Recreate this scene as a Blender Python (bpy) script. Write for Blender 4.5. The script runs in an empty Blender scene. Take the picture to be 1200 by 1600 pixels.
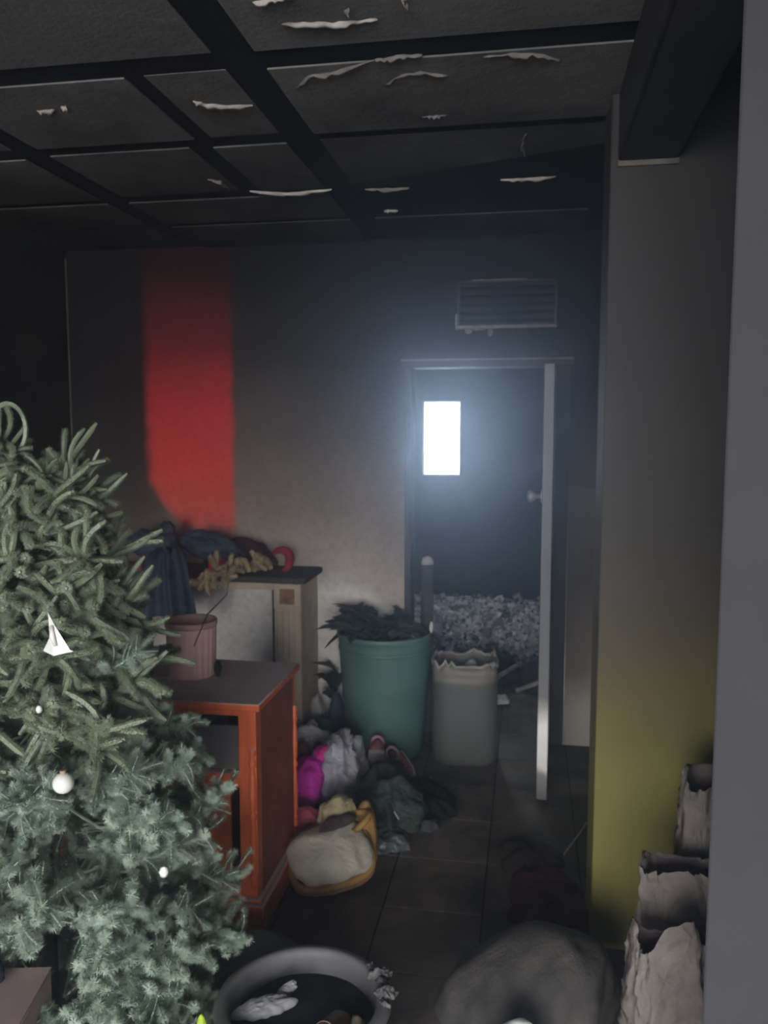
import bpy, bmesh, math, random
from mathutils import Vector, Matrix, Euler, noise
import numpy as np

random.seed(7)
scene = bpy.context.scene
COL = scene.collection

# ------------------------------------------------------------------ camera
cam_d = bpy.data.cameras.new('camera'); cam = bpy.data.objects.new('camera', cam_d); COL.objects.link(cam)
cam.location = (0, 0, 1.7)
cam.rotation_euler = (math.radians(90 - 5.7), 0, math.radians(9.8))
cam_d.sensor_fit = 'VERTICAL'; cam_d.sensor_height = 36.0; cam_d.lens = 36.0 * 1300 / 1600
cam_d.clip_start = 0.05
cam_d.dof.use_dof = True; cam_d.dof.focus_distance = 1.1
cam_d.dof.aperture_fstop = cam_d.lens / 3.0      # an aperture of about 3 mm, hand-held phone, slightly front-focused
scene.camera = cam

# ------------------------------------------------------------------ sky, exposure
world = bpy.data.worlds.new('overcast'); scene.world = world; world.use_nodes = True
bg = world.node_tree.nodes['Background']
bg.inputs['Color'].default_value = (0.93, 0.96, 1.0, 1); bg.inputs['Strength'].default_value = 4.6

def area_light(name, loc, rot, sx, sy, power, col):
    d = bpy.data.lights.new(name, 'AREA'); d.shape = 'RECTANGLE'; d.size = sx; d.size_y = sy
    d.energy = power; d.color = col
    o = bpy.data.objects.new(name, d); COL.objects.link(o); o.location = loc; o.rotation_euler = rot
    return o
# the overcast daylight that fills the small window of the burnt back room
area_light('window_daylight', (-0.725, 7.16, 1.62), (math.radians(-90), 0, 0), 0.40, 0.72, 4.9, (0.76, 0.88, 1.0))

# sampling portal over the open front of the room (guides the sky light, adds none)
_p = area_light('front_opening_portal', (-0.3, -4.5, 1.35), (math.radians(90), 0, 0), 4.6, 2.7, 1.0, (1, 1, 1))
_p.data.cycles.is_portal = True
scene.view_settings.view_transform = 'Standard'; scene.view_settings.look = 'None'
scene.view_settings.exposure = 2.05; scene.view_settings.gamma = 1.0; scene.view_settings.use_curve_mapping = False
scene.cycles.use_denoising = True
scene.cycles.max_bounces = 8
scene.cycles.volume_bounces = 1

# ------------------------------------------------------------------ helpers
def S(r, g, b):
    f = lambda c: (c/255/12.92) if c/255 <= 0.04045 else ((c/255+0.055)/1.055)**2.4
    return (f(r), f(g), f(b), 1.0)

class NT:
    def __init__(s, name):
        s.m = bpy.data.materials.new(name); s.m.use_nodes = True
        s.t = s.m.node_tree; s.n = s.t.nodes; s.b = s.n['Principled BSDF']
    def new(s, typ, **kw):
        n = s.n.new(typ)
        for k, v in kw.items(): setattr(n, k, v)
        return n
    def link(s, a, b): s.t.links.new(a, b)
    def noise(s, scale, detail=4, rough=0.6, vec=None, dist=0):
        n = s.new('ShaderNodeTexNoise'); n.inputs['Scale'].default_value = scale; n.inputs['Detail'].default_value = detail
        n.inputs['Roughness'].default_value = rough; n.inputs['Distortion'].default_value = dist
        if vec is not None: s.link(vec, n.inputs['Vector'])
        return n.outputs['Fac']
    def math(s, op, a, b=None, c=None, clamp=False):
        n = s.new('ShaderNodeMath', operation=op); n.use_clamp = clamp
        for i, v in enumerate((a, b, c)):
            if v is None: continue
            if isinstance(v, (int, float)): n.inputs[i].default_value = v
            else: s.link(v, n.inputs[i])
        return n.outputs[0]
    def rng(s, v, a, b, c=0.0, d=1.0, smooth=True):
        n = s.new('ShaderNodeMapRange'); n.interpolation_type = 'SMOOTHSTEP' if smooth else 'LINEAR'
        s.link(v, n.inputs['Value'])
        for k, x in zip(('From Min', 'From Max', 'To Min', 'To Max'), (a, b, c, d)): n.inputs[k].default_value = x
        return n.outputs['Result']
    def mix(s, f, a, b, mode='MIX'):
        n = s.new('ShaderNodeMix', data_type='RGBA'); n.blend_type = mode
        if isinstance(f, (int, float)): n.inputs[0].default_value = f
        else: s.link(f, n.inputs[0])
        for i, v in ((6, a), (7, b)):
            if isinstance(v, tuple): n.inputs[i].default_value = v
            else: s.link(v, n.inputs[i])
        return n.outputs[2]
    def ramp(s, f, stops, interp='LINEAR'):
        n = s.new('ShaderNodeValToRGB'); n.color_ramp.interpolation = interp
        e = n.color_ramp.elements
        while len(e) < len(stops): e.new(0.5)
        for i, (p, c) in enumerate(stops): e[i].position = p; e[i].color = c
        s.link(f, n.inputs['Fac']); return n.outputs['Color']
    def pos(s):
        g = s.new('ShaderNodeNewGeometry'); x = s.new('ShaderNodeSeparateXYZ'); s.link(g.outputs['Position'], x.inputs[0])
        return g.outputs['Position'], x.outputs[0], x.outputs[1], x.outputs[2]
    def up(s):
        g = s.new('ShaderNodeNewGeometry'); x = s.new('ShaderNodeSeparateXYZ'); s.link(g.outputs['Normal'], x.inputs[0])
        return x.outputs[2]
    def obj(s):
        return s.new('ShaderNodeTexCoord').outputs['Object']
    def bump(s, h, strength=0.3, dist=0.01):
        n = s.new('ShaderNodeBump'); n.inputs['Strength'].default_value = strength; n.inputs['Distance'].default_value = dist
        s.link(h, n.inputs['Height']); s.link(n.outputs['Normal'], s.b.inputs['Normal'])
    def col(s, c):
        if isinstance(c, tuple): s.b.inputs['Base Color'].default_value = c
        else: s.link(c, s.b.inputs['Base Color'])
    def rough(s, r, spec=0.3):
        if isinstance(r, (int, float)): s.b.inputs['Roughness'].default_value = r
        else: s.link(r, s.b.inputs['Roughness'])
        s.b.inputs['Specular IOR Level'].default_value = spec

SOOT = (0.010, 0.010, 0.011, 1)
def scale3(c, k): return (min(1, c[0]*k), min(1, c[1]*k), min(1, c[2]*k), 1)

def plain(name, c, rough=0.7, var=0.35, scale=14, bump=0.25, spec=0.3, dust=0.0, dustc=None, sheen=0.0, bscale=60):
    n = NT(name); v = n.obj()
    f = n.rng(n.noise(scale, 5, 0.6, v), 0.3, 0.7)
    c0 = n.mix(f, scale3(c, 1 - var), scale3(c, 1 + var*0.6))
    if dust > 0:
        d = n.math('MULTIPLY', n.rng(n.up(), 0.35, 0.9), n.rng(n.noise(9, 4, 0.6, v), 0.2, 0.75, dust*0.6, dust))
        c0 = n.mix(d, c0, dustc or S(96, 86, 90))
    n.col(c0); n.rough(rough, spec)
    if sheen: n.b.inputs['Sheen Weight'].default_value = sheen
    if bump: n.bump(n.noise(bscale, 4, 0.65, v), bump, 0.006)
    return n.m

def fabric(name, c, var=0.3, wrinkle=0.5, rough=0.85, scale=9):
    n = NT(name); v = n.obj()
    f = n.rng(n.noise(scale, 5, 0.6, v, 0.6), 0.3, 0.7)
    n.col(n.mix(f, scale3(c, 1 - var), scale3(c, 1 + var*0.5))); n.rough(rough, 0.15)
    h = n.math('ADD', n.noise(26, 3, 0.5, v, 1.5), n.math('MULTIPLY', n.noise(420, 2, 0.5, v), 0.12))
    n.bump(h, wrinkle, 0.02)
    return n.m

# ---- mesh builder
class MB:
    def __init__(s): s.v = []; s.f = []
    def add(s, vs, fs):
        k = len(s.v); s.v.extend([tuple(p) for p in vs]); s.f.extend([tuple(i + k for i in f) for f in fs]); return s
    def box(s, x0, x1, y0, y1, z0, z1, M=None):
        vs = [Vector((x, y, z)) for z in (z0, z1) for y in (y0, y1) for x in (x0, x1)]
        if M: vs = [M @ p for p in vs]
        return s.add(vs, [(0, 2, 3, 1), (4, 5, 7, 6), (0, 1, 5, 4), (2, 6, 7, 3), (0, 4, 6, 2), (1, 3, 7, 5)])
    def tube(s, pts, r, seg=8, caps=True):
        pts = [Vector(p) for p in pts]; n = len(pts)
        rs = r if isinstance(r, (list, tuple)) else [r]*n
        t0 = (pts[1] - pts[0]).normalized(); a = t0.orthogonal().normalized()
        vs = []; fs = []
        for i, p in enumerate(pts):
            t = (pts[min(i+1, n-1)] - pts[max(i-1, 0)]).normalized()
            a = (a - t*a.dot(t))
            a = a.normalized() if a.length > 1e-6 else t.orthogonal().normalized()
            b = t.cross(a)
            for k in range(seg):
                an = 2*math.pi*k/seg; vs.append(p + (a*math.cos(an) + b*math.sin(an))*rs[i])
        for i in range(n-1):
            for k in range(seg):
                k2 = (k+1) % seg
                fs.append((i*seg+k, i*seg+k2, (i+1)*seg+k2, (i+1)*seg+k))
        if caps:
            fs.append(tuple(range(seg-1, -1, -1))); fs.append(tuple((n-1)*seg + k for k in range(seg)))
        return s.add(vs, fs)
    def lathe(s, prof, seg=32, c=(0, 0, 0), sx=1, sy=1, closed=False, wob=None):
        vs = []; fs = []; n = len(prof)
        for (r, z) in prof:
            for k in range(seg):
                an = 2*math.pi*k/seg; w = wob(an, z) if wob else 1
                vs.append((c[0] + r*w*math.cos(an)*sx, c[1] + r*w*math.sin(an)*sy, c[2] + z))
        for i in range(n-1):
            for k in range(seg):
                k2 = (k+1) % seg
                fs.append((i*seg+k, i*seg+k2, (i+1)*seg+k2, (i+1)*seg+k))
        if prof[0][0] > 1e-5 and not closed: fs.append(tuple(range(seg-1, -1, -1)))
        if closed:
            for k in range(seg):
                k2 = (k+1) % seg; fs.append(((n-1)*seg+k, (n-1)*seg+k2, k2, k))
        return s.add(vs, fs)
    def mesh(s, name, smooth=False):
        me = bpy.data.meshes.new(name); me.from_pydata(s.v, [], s.f); me.update()
        if smooth: me.polygons.foreach_set('use_smooth', [True]*len(me.polygons))
        return me
    def build(s, name, mat, parent=None, loc=(0, 0, 0), rot=(0, 0, 0), smooth=False, bevel=0, bseg=2):
        me = s.mesh(name, smooth or bevel > 0)
        return link(name, me, mat, parent, loc, rot, bevel, bseg)

def link(name, me, mat, parent=None, loc=(0, 0, 0), rot=(0, 0, 0), bevel=0, bseg=2):
    o = bpy.data.objects.new(name, me); COL.objects.link(o)
    if mat is not None and len(me.materials) == 0: me.materials.append(mat)
    o.parent = parent; o.location = loc; o.rotation_euler = rot
    if bevel:
        b = o.modifiers.new('bevel', 'BEVEL'); b.width = bevel; b.segments = bseg; b.limit_method = 'ANGLE'; b.angle_limit = math.radians(40)
        b.harden_normals = False
        try:
            me.set_sharp_from_angle(angle=math.radians(50))
        except Exception: pass
    return o

def tag(o, label, cat, group=None, kind=None):
    o['label'] = label; o['category'] = cat
    if group: o['group'] = group
    if kind: o['kind'] = kind
    return o

def thing(name, label, cat, loc=(0, 0, 0), rot=(0, 0, 0), group=None):
    o = bpy.data.objects.new(name, None); COL.objects.link(o); o.empty_display_size = 0.1
    o.location = loc; o.rotation_euler = rot
    return tag(o, label, cat, group)

def struct(o, label=None):
    o['kind'] = 'structure'
    if label: o['label'] = label
    return o

def ridged(p, octv=4):
    a = 0; amp = 1; tot = 0
    w = Vector((noise.noise(p*.7 + Vector((9, 0, 0))), noise.noise(p*.7 + Vector((0, 9, 0))), noise.noise(p*.7 + Vector((0, 0, 9)))))
    p = p + w*.5
    for _ in range(octv):
        a += amp*(2*(1 - min(1, 1.4*abs(noise.noise(p))))**1.7 - .9); tot += amp; amp *= 0.5; p = p*2.05 + Vector((3.1, 1.7, 5.3))
    return a/tot

def crumple_mesh(rx, ry, h, seed=0, amp=0.25, freq=6.0, outline=0.3, sub=4, stretch=(1, 1, 1), flat=0.0, power=1.0, under=0.15):
    """a crumpled piece of cloth: a dome that spreads on the floor, with ridged folds and an irregular outline"""
    bm = bmesh.new(); bmesh.ops.create_icosphere(bm, subdivisions=sub, radius=1)
    off = Vector((seed*7.31, seed*3.17, seed*1.93))
    for v in bm.verts:
        d = v.co.normalized(); an = math.atan2(d.y, d.x)
        o = 1 + outline*noise.noise(Vector((math.cos(an)*1.3, math.sin(an)*1.3, 0)) + off) + 0.5*outline*noise.noise(Vector((math.cos(an)*3.2, math.sin(an)*3.2, 4)) + off)
        zz = d.z if d.z > 0 else d.z*under
        if flat: zz = math.copysign(abs(zz)**(1+flat), zz) if zz > 0 else zz
        p = Vector((d.x*rx*o, d.y*ry*o, zz*h))
        q = Vector((p.x*stretch[0], p.y*stretch[1], p.z*stretch[2]))*freq + off
        r = ridged(q) + 0.6*noise.noise(q*0.45)
        k = amp*min(rx, ry, h if h > 0.4*min(rx, ry) else 0.4*min(rx, ry))
        p += d*(r*k)*(1 if d.z > -0.2 else 0.3)
        v.co = p
    zmin = min(v.co.z for v in bm.verts)
    for v in bm.verts: v.co.z -= zmin
    me = bpy.data.meshes.new('cloth'); bm.to_mesh(me); bm.free()
    me.polygons.foreach_set('use_smooth', [True]*len(me.polygons))
    return me

def cloth(name, label, cat, mat, loc, rx, ry, h, rotz=0, group=None, **kw):
    me = crumple_mesh(rx, ry, h, **kw); me.name = name
    o = link(name, me, mat, None, loc, (0, 0, rotz))
    return tag(o, label, cat, group)

# ------------------------------------------------------------------ materials of the setting
def mat_back_wall():
    n = NT('sooty_plaster_back'); v, x, y, z = n.pos()
    big = n.noise(1.6, 5, 0.6, v); fine = n.noise(30, 4, 0.6, v)
    zz = n.math('ADD', z, n.math('MULTIPLY', n.math('SUBTRACT', big, 0.5), 0.35))
    # the left end of the wall and the strip over the doorway are more heavily smoked
    zz = n.math('ADD', zz, n.rng(x, -1.7, -2.3, 0, 0.62))
    zz = n.math('ADD', zz, n.rng(x, -1.0, -0.5, 0, 0.30))
    f = n.math('DIVIDE', zz, 3.0)
    paint = n.ramp(f, [(0.0, (0.80, 0.78, 0.76, 1)), (0.26, (0.76, 0.73, 0.70, 1)), (0.295, (0.46, 0.40, 0.36, 1)), (0.42, (0.24, 0.195, 0.165, 1)),
                       (0.56, (0.09, 0.075, 0.068, 1)), (0.70, (0.028, 0.026, 0.027, 1)), (0.85, SOOT)])
    # a red painted band on the wall
    wx = n.math('ADD', x, n.math('MULTIPLY', n.math('SUBTRACT', n.noise(7, 3, 0.5, v), 0.5), 0.05))
    taper = n.rng(z, 1.05, 1.45, 0.22, 0.0)
    l = n.rng(n.math('SUBTRACT', wx, taper), -2.17, -2.09); r = n.rng(wx, -1.60, -1.65)
    b = n.rng(n.math('ADD', z, n.math('MULTIPLY', n.noise(9, 3, 0.5, v), 0.1)), 1.12, 1.24)
    m = n.math('MULTIPLY', n.math('MULTIPLY', l, r), b)
    zr = n.math('ADD', z, n.math('MULTIPLY', n.math('SUBTRACT', big, 0.5), 0.3))
    red = n.ramp(n.math('DIVIDE', zr, 3.0), [(0.36, (0.66, 0.13, 0.10, 1)), (0.50, (0.60, 0.055, 0.05, 1)), (0.62, (0.40, 0.030, 0.035, 1)), (0.72, (0.12, 0.016, 0.018, 1)), (0.86, (0.022, 0.009, 0.010, 1))])
    c = n.mix(m, paint, red)
    c = n.mix(n.rng(fine, 0.35, 0.75, 0.0, 0.22), c, SOOT)
    n.col(c); n.rough(0.9, 0.15); n.bump(n.noise(55, 5, 0.65, v), 0.25, 0.006)
    return n.m

def mat_soot(name, lo=(0.010, 0.010, 0.011, 1), hi=(0.035, 0.033, 0.034, 1), rough=0.9, scale=3.0):
    n = NT(name); v, x, y, z = n.pos()
    n.col(n.mix(n.rng(n.noise(scale, 6, 0.65, v), 0.3, 0.75), lo, hi)); n.rough(rough, 0.2)
    n.bump(n.noise(40, 5, 0.7, v), 0.3, 0.008)
    return n.m

def mat_pillar():
    n = NT('yellow_painted_pillar'); v, x, y, z = n.pos()
    mp = n.new('ShaderNodeMapping'); n.link(v, mp.inputs['Vector']); mp.inputs['Scale'].default_value = (26, 26, 0.9)
    st = n.noise(1.0, 3, 0.6, mp.outputs['Vector'])
    big = n.noise(2.2, 5, 0.6, v)
    zz = n.math('ADD', z, n.math('MULTIPLY', n.math('SUBTRACT', big, 0.5), 0.4))
    f = n.math('DIVIDE', zz, 3.0)
    c = n.ramp(f, [(0.0, (0.190, 0.172, 0.047, 1)), (0.20, (0.178, 0.160, 0.047, 1)), (0.29, (0.128, 0.106, 0.045, 1)), (0.37, (0.085, 0.070, 0.050, 1)), (0.45, (0.066, 0.057, 0.050, 1)), (0.70, (0.050, 0.046, 0.044, 1)), (0.95, (0.05, 0.047, 0.046, 1))])
    streak = n.math('MULTIPLY', n.rng(st, 0.60, 0.72), n.rng(z, 1.1, 0.75))
    c = n.mix(n.math('MULTIPLY', streak, 0.35), c, (0.10, 0.09, 0.03, 1))
    n.col(c); n.rough(0.75, 0.25); n.bump(n.noise(60, 4, 0.6, v), 0.15, 0.004)
    return n.m

def mat_ceiling():
    n = NT('smoked_ceiling_panel'); v, x, y, z = n.pos()
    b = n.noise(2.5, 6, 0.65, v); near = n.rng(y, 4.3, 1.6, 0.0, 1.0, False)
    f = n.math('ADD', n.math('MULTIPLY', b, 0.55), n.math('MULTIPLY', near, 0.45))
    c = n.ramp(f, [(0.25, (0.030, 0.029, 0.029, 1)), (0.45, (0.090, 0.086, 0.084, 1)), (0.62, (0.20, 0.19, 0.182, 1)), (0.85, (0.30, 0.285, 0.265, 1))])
    n.col(c); n.rough(0.95, 0.1); n.bump(n.noise(35, 5, 0.7, v), 0.4, 0.01)
    return n.m

def mat_tile():
    n = NT('dirty_brown_floor_tile'); v, x, y, z = n.pos()
    oi = n.new('ShaderNodeObjectInfo')
    b = n.noise(3.0, 6, 0.7, v, 0.5)
    c = n.ramp(b, [(0.30, (0.034, 0.030, 0.029, 1)), (0.50, (0.125, 0.104, 0.092, 1)), (0.72, (0.24, 0.192, 0.160, 1))])
    c = n.mix(n.math('MULTIPLY', oi.outputs['Random'], 0.4), c, (0.02, 0.018, 0.018, 1))
    n.col(c)
    n.rough(n.rng(n.noise(4.5, 4, 0.6, v), 0.35, 0.65, 0.55, 0.85), 0.15)
    n.bump(n.noise(70, 4, 0.6, v), 0.12, 0.004)
    return n.m

def mat_door():
    n = NT('white_painted_door'); v, x, y, z = n.pos()
    zz = n.math('ADD', z, n.math('MULTIPLY', n.math('SUBTRACT', n.noise(6, 4, 0.6, v), 0.5), 0.12))
    c = n.ramp(n.math('DIVIDE', zz, 2.1), [(0.0, (0.16, 0.15, 0.15, 1)), (0.055, (0.30, 0.29, 0.29, 1)), (0.075, (0.9, 0.88, 0.87, 1)), (0.17, (0.88, 0.86, 0.85, 1)), (0.23, (0.15, 0.147, 0.15, 1)), (0.5, (0.085, 0.085, 0.092, 1)), (1.0, (0.075, 0.075, 0.082, 1))])
    n.col(c); n.rough(0.5, 0.4); n.bump(n.noise(40, 4, 0.6, v), 0.1, 0.004)
    return n.m

def mat_side_panel():
    n = NT('smoked_wall_board'); v, x, y, z = n.pos()
    zz = n.math('ADD', z, n.math('MULTIPLY', n.math('SUBTRACT', n.noise(4, 4, 0.6, v), 0.5), 0.25))
    c = n.ramp(n.math('DIVIDE', zz, 1.5), [(0.0, (0.50, 0.46, 0.42, 1)), (0.12, (0.42, 0.38, 0.34, 1)), (0.28, (0.16, 0.13, 0.115, 1)), (0.6, (0.075, 0.062, 0.055, 1)), (1.0, (0.10, 0.088, 0.078, 1))])
    n.col(c); n.rough(0.8, 0.2); n.bump(n.noise(40, 4, 0.6, v), 0.15, 0.004)
    return n.m

M_back = mat_back_wall(); M_soot = mat_soot('soot_black'); M_soot_far = mat_soot('soot_far_room', (0.006, 0.006, 0.008, 1), (0.022, 0.023, 0.028, 1))
M_pillar = mat_pillar(); M_ceil = mat_ceiling(); M_tile = mat_tile(); M_door = mat_door()
M_joint = mat_soot('ceiling_joint_soot', (0.010, 0.010, 0.011, 1), (0.02, 0.02, 0.021, 1))
M_beam = mat_soot('smoked_beam', (0.030, 0.029, 0.030, 1), (0.055, 0.052, 0.052, 1))
M_grey = plain('grey_painted_plaster', (0.058, 0.055, 0.060, 1), 0.85, 0.06, 5, 0.12, 0.2)
M_trim = mat_soot('burnt_door_frame', (0.020, 0.019, 0.020, 1), (0.06, 0.055, 0.052, 1), 0.7)
M_flake = plain('bare_white_plaster', (0.44, 0.40, 0.375, 1), 0.9, 0.35, 20, 0.2)
M_grout = mat_soot('dark_grout', (0.006, 0.006, 0.006, 1), (0.015, 0.014, 0.013, 1))

# ------------------------------------------------------------------ the setting
CZ = 2.70
LX, RX = -2.60, 2.0
BY = 4.455
FY = -4.5          # the room is open to the daylight behind the photographer
# floor: bedding plus tiles
fl = struct(MB().box(LX, RX, FY, 7.1, -0.12, -0.005).build('floor', M_grout), 'sooty floor of dark square tiles with fine joints')
P = 0.354; tx0 = -0.485; ty0 = 2.43
tile_me = None
ix0 = math.ceil((LX - tx0)/P) - 1; ix1 = math.floor((RX - tx0)/P)
iy0 = -4; iy1 = int((7.0 - ty0)/P)
mb = MB(); mb.box(-P/2 + .003, P/2 - .003, -P/2 + .003, P/2 - .003, -0.03, 0.0); tile_me = mb.mesh('tile'); tile_me.materials.append(M_tile)
rt = random.Random(3); far_tiles = MB(); cnt = 0
for j in range(iy0, iy1):
    for i in range(ix0, ix1 + 1):
        cx = tx0 + (i + .5)*P; cy = ty0 + (j + .5)*P
        if cx - P/2 < LX - .01 or cx + P/2 > RX: continue
        if BY - .05 < cy + P/2 and cx > 0.9: continue
        o = link('tile', tile_me, None, fl, (cx, cy, rt.uniform(-.0015, .0015)), (rt.uniform(-.003, .003), rt.uniform(-.003, .003), 0)); cnt += 1
# outdoor paving behind the photographer and around the house
struct(MB().box(-9, 9, -14, FY, -0.13, -0.03).build('floor_outside', plain('pale_concrete', (0.30, 0.29, 0.28, 1), 0.9, 0.2, 3, 0.2)))

# back wall with doorway (X -0.655..0.15, to z 2.055)
DX0, DX1, DZ = -0.655, 0.165, 2.055
wb = MB().box(LX - .15, DX0, BY, BY + .15, 0, CZ); wb.box(DX1, RX, BY, BY + .15, 0, CZ); wb.box(DX0, DX1, BY, BY + .15, DZ, CZ)
wall_back = struct(wb.build('wall_back', M_back), 'smoke-stained back wall with a red painted band')
wall_left = struct(MB().box(LX - .15, LX, FY, BY, 0, CZ).build('wall_left', M_soot))
# a thin pale arris where the plaster corner chipped
struct(MB().box(LX + .0, LX + .012, BY - .012, BY, 1.2, 2.66).build('trim_1', plain('chipped_corner', (0.045, 0.040, 0.036, 1))))
# right: pillar wall, near grey wall, closing wall
PX, PY = 0.229, 2.665
struct(MB().box(PX, RX, PY, PY + .24, 0, CZ).build('wall_right', M_pillar, bevel=.006), 'yellow painted pillar blackened by smoke above')
struct(MB().add([(x_, y_, z_) for z_ in (0, CZ) for x_, y_ in ((.329, 1.5), (RX, 1.5), (RX, 1.64), (.417, 1.64))], [(3, 2, 1, 0), (4, 5, 6, 7), (0, 1, 5, 4), (1, 2, 6, 5), (2, 3, 7, 6), (3, 0, 4, 7)]).build('wall_near', M_grey, bevel=.008), 'plain grey plaster wall edge in the foreground')
struct(MB().box(RX, RX + .15, FY, BY, 0, CZ).build('wall_right_end', M_grey))
beam = struct(MB().box(0.25, 0.425, FY, PY, 2.495, CZ).build('ceiling_beam', M_beam, bevel=.01))
struct(MB().box(0.25, 0.425, PY - .012, PY, 2.480, 2.496).build('trim_2', plain('bare_beam_joint', (0.16, 0.145, 0.13, 1))))
# ceiling slab and panels
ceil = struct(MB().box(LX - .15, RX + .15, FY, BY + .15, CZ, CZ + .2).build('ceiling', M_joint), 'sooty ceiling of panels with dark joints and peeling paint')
cols = [(-2.6, -1.85), (-1.75, -.85), (-.73, .25)]
rows = [(-4.4, -2.8), (-2.7, -1.9), (-1.8, -.7), (-.6, 0.42), (.5, 1.02), (1.1, 1.62), (1.72, 2.215), (2.325, 2.835), (2.92, 3.465), (3.535, 3.92), (3.985, 4.44)]
rc = random.Random(5)
for ci, (a, b) in enumerate(cols):
    for ri, (c, d) in enumerate(rows):
        spans = [(a, b)]
        if ci == 1 and ri in (7, 8): spans = [(a, -1.155), (-1.095, b)]
        if ci == 1 and ri == 8: spans = [(a, -1.21), (-1.12, b)]
        for (p, q) in spans:
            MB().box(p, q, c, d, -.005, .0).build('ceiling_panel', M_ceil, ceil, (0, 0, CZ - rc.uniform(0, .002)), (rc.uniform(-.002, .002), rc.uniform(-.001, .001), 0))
# peeled strips of paint on the ceiling
FL = [[(-0.615, 2.081), (-0.49, 2.1), (-0.378, 2.099)], [(-0.652, 1.97), (-0.595, 1.962), (-0.548, 1.959)], [(-0.448, 2.055), (-0.436, 2.032)], [(-0.301, 2.055), (-0.301, 2.001)], [(-1.536, 2.497), (-1.477, 2.497)], [(-1.446, 2.481), (-1.42, 2.475)], [(-1.019, 2.503), (-0.99, 2.544), (-0.854, 2.567)], [(-0.691, 2.475), (-0.632, 2.385), (-0.554, 2.368), (-0.427, 2.319)], [(-0.427, 2.319), (-0.364, 2.306), (-0.295, 2.306)], [(-0.428, 2.479), (-0.363, 2.418), (-0.308, 2.411), (-0.24, 2.448)], [(-0.136, 2.346), (-0.06, 2.339), (0.016, 2.352), (0.073, 2.41)], [(-1.168, 3.453), (-1.018, 3.508), (-0.823, 3.484)], [(-0.687, 3.507), (-0.501, 3.521)], [(-0.029, 2.963), (-0.038, 3.072), (-0.025, 3.202)], [(-0.127, 3.467), (-0.006, 3.47), (0.089, 3.461)], [(-0.666, 3.856), (-0.603, 3.867)], [(-0.35, 2.746), (-0.267, 2.738)], [(-1.278, 3.268), (-1.237, 3.302), (-1.244, 3.43)]]
FW = [1.0, .8, .6, .9, 1.5, .8, 1.5, .55, .6, .55, .55, .8, .5, .8, .8, 1.6, .4, .4]
M_flake2 = plain('smoked_plaster_edge', (0.22, 0.20, 0.19, 1), 0.9, 0.3, 25, 0.2)
rf = random.Random(11)
for k, pts in enumerate(FL):
    w = 0.010*FW[k]; n = 14
    ps = []
    for i in range(n + 1):
        t = i/n*(len(pts) - 1); a = min(int(t), len(pts) - 2); u = t - a
        ps.append(Vector(pts[a])*(1 - u) + Vector(pts[a+1])*u)
    vs = []; fs = []
    for i, p in enumerate(ps):
        d = (ps[min(i+1, n)] - ps[max(i-1, 0)]).normalized(); nn = Vector((-d.y, d.x))
        e = math.sin(math.pi*(i + .4)/(n + .8))**.5
        ww = w*(0.25 + 0.75*abs(noise.noise(Vector((i*.55, k*3.3, 0)))*1.8))*e
        jx = noise.noise(Vector((i*.5, k*5.1, 2)))*.010
        c = p + nn*jx; h = rf.uniform(.004, .012)*e
        for (s_, z_) in ((-1, 0), (-.2, -h), (1, -h*1.6), (1, -h*1.6 + .002), (-.2, .001)):
            q = c + nn*(s_*ww); vs.append((q.x, q.y, CZ - .0075 + z_))
    for i in range(n):
        for s_ in range(5):
            s2 = (s_ + 1) % 5
            fs.append((i*5 + s_, i*5 + s2, (i+1)*5 + s2, (i+1)*5 + s_))
    fs.append((4, 3, 2, 1, 0)); fs.append(tuple(n*5 + s_ for s_ in range(5)))
    MB().add(vs, fs).build('paint_flake', M_flake if FW[k] >= .8 else M_flake2, ceil, smooth=True)

# far room
FR = 7.05
wf = MB()
WX0, WX1, WZ0, WZ1 = -0.885, -0.565, 1.305, 1.935
wf.box(-2.6, WX0, FR, FR + .1, 0, CZ); wf.box(WX1, 1.4, FR, FR + .1, 0, CZ); wf.box(WX0, WX1, FR, FR + .1, 0, WZ0); wf.box(WX0, WX1, FR, FR + .1, WZ1, CZ)
struct(wf.build('wall_far', M_soot_far), 'blackened wall of the burnt room beyond the doorway')
struct(MB().box(-2.75, -2.6, BY + .15, FR + .1, 0, CZ).build('wall_far_left', M_soot_far))
struct(MB().box(1.4, 1.55, BY + .15, FR + .1, 0, CZ).build('wall_far_right', M_soot_far))
struct(MB().box(-2.75, 1.55, BY + .15, FR + .1, CZ, CZ + .15).build('ceiling_far', M_soot_far))
# window: frame and pane
win = bpy.data.objects.new('window_1', None); COL.objects.link(win); win.location = ((WX0 + WX1)/2, FR + .06, (WZ0 + WZ1)/2); struct(win, 'small bright upright window in the burnt back room')
hw, hh = (WX1 - WX0)/2, (WZ1 - WZ0)/2
wfr = MB(); t = .012
wfr.box(-hw, -hw + t, -.02, .02, -hh, hh); wfr.box(hw - t, hw, -.02, .02, -hh, hh); wfr.box(-hw + t, hw - t, -.02, .02, -hh, -hh + t); wfr.box(-hw + t, hw - t, -.02, .02, hh - t, hh)
wfr.build('window_frame', plain('pale_window_frame', (0.5, 0.5, 0.5, 1)), win)
g = NT('clear_glass'); g.n.remove(g.b); tr = g.new('ShaderNodeBsdfTransparent'); gl = g.new('ShaderNodeBsdfGlossy'); gl.inputs['Roughness'].default_value = .05
tr.inputs['Color'].default_value = (.95, .97, .97, 1)
mx = g.new('ShaderNodeMixShader'); mx.inputs[0].default_value = .06; g.link(tr.outputs[0], mx.inputs[1]); g.link(gl.outputs[0], mx.inputs[2]); g.link(mx.outputs[0], g.n['Material Output'].inputs['Surface'])
MB().box(-hw + t, hw - t, -.003, .003, -hh + t, hh - t).build('window_pane', g.m, win)

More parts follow.
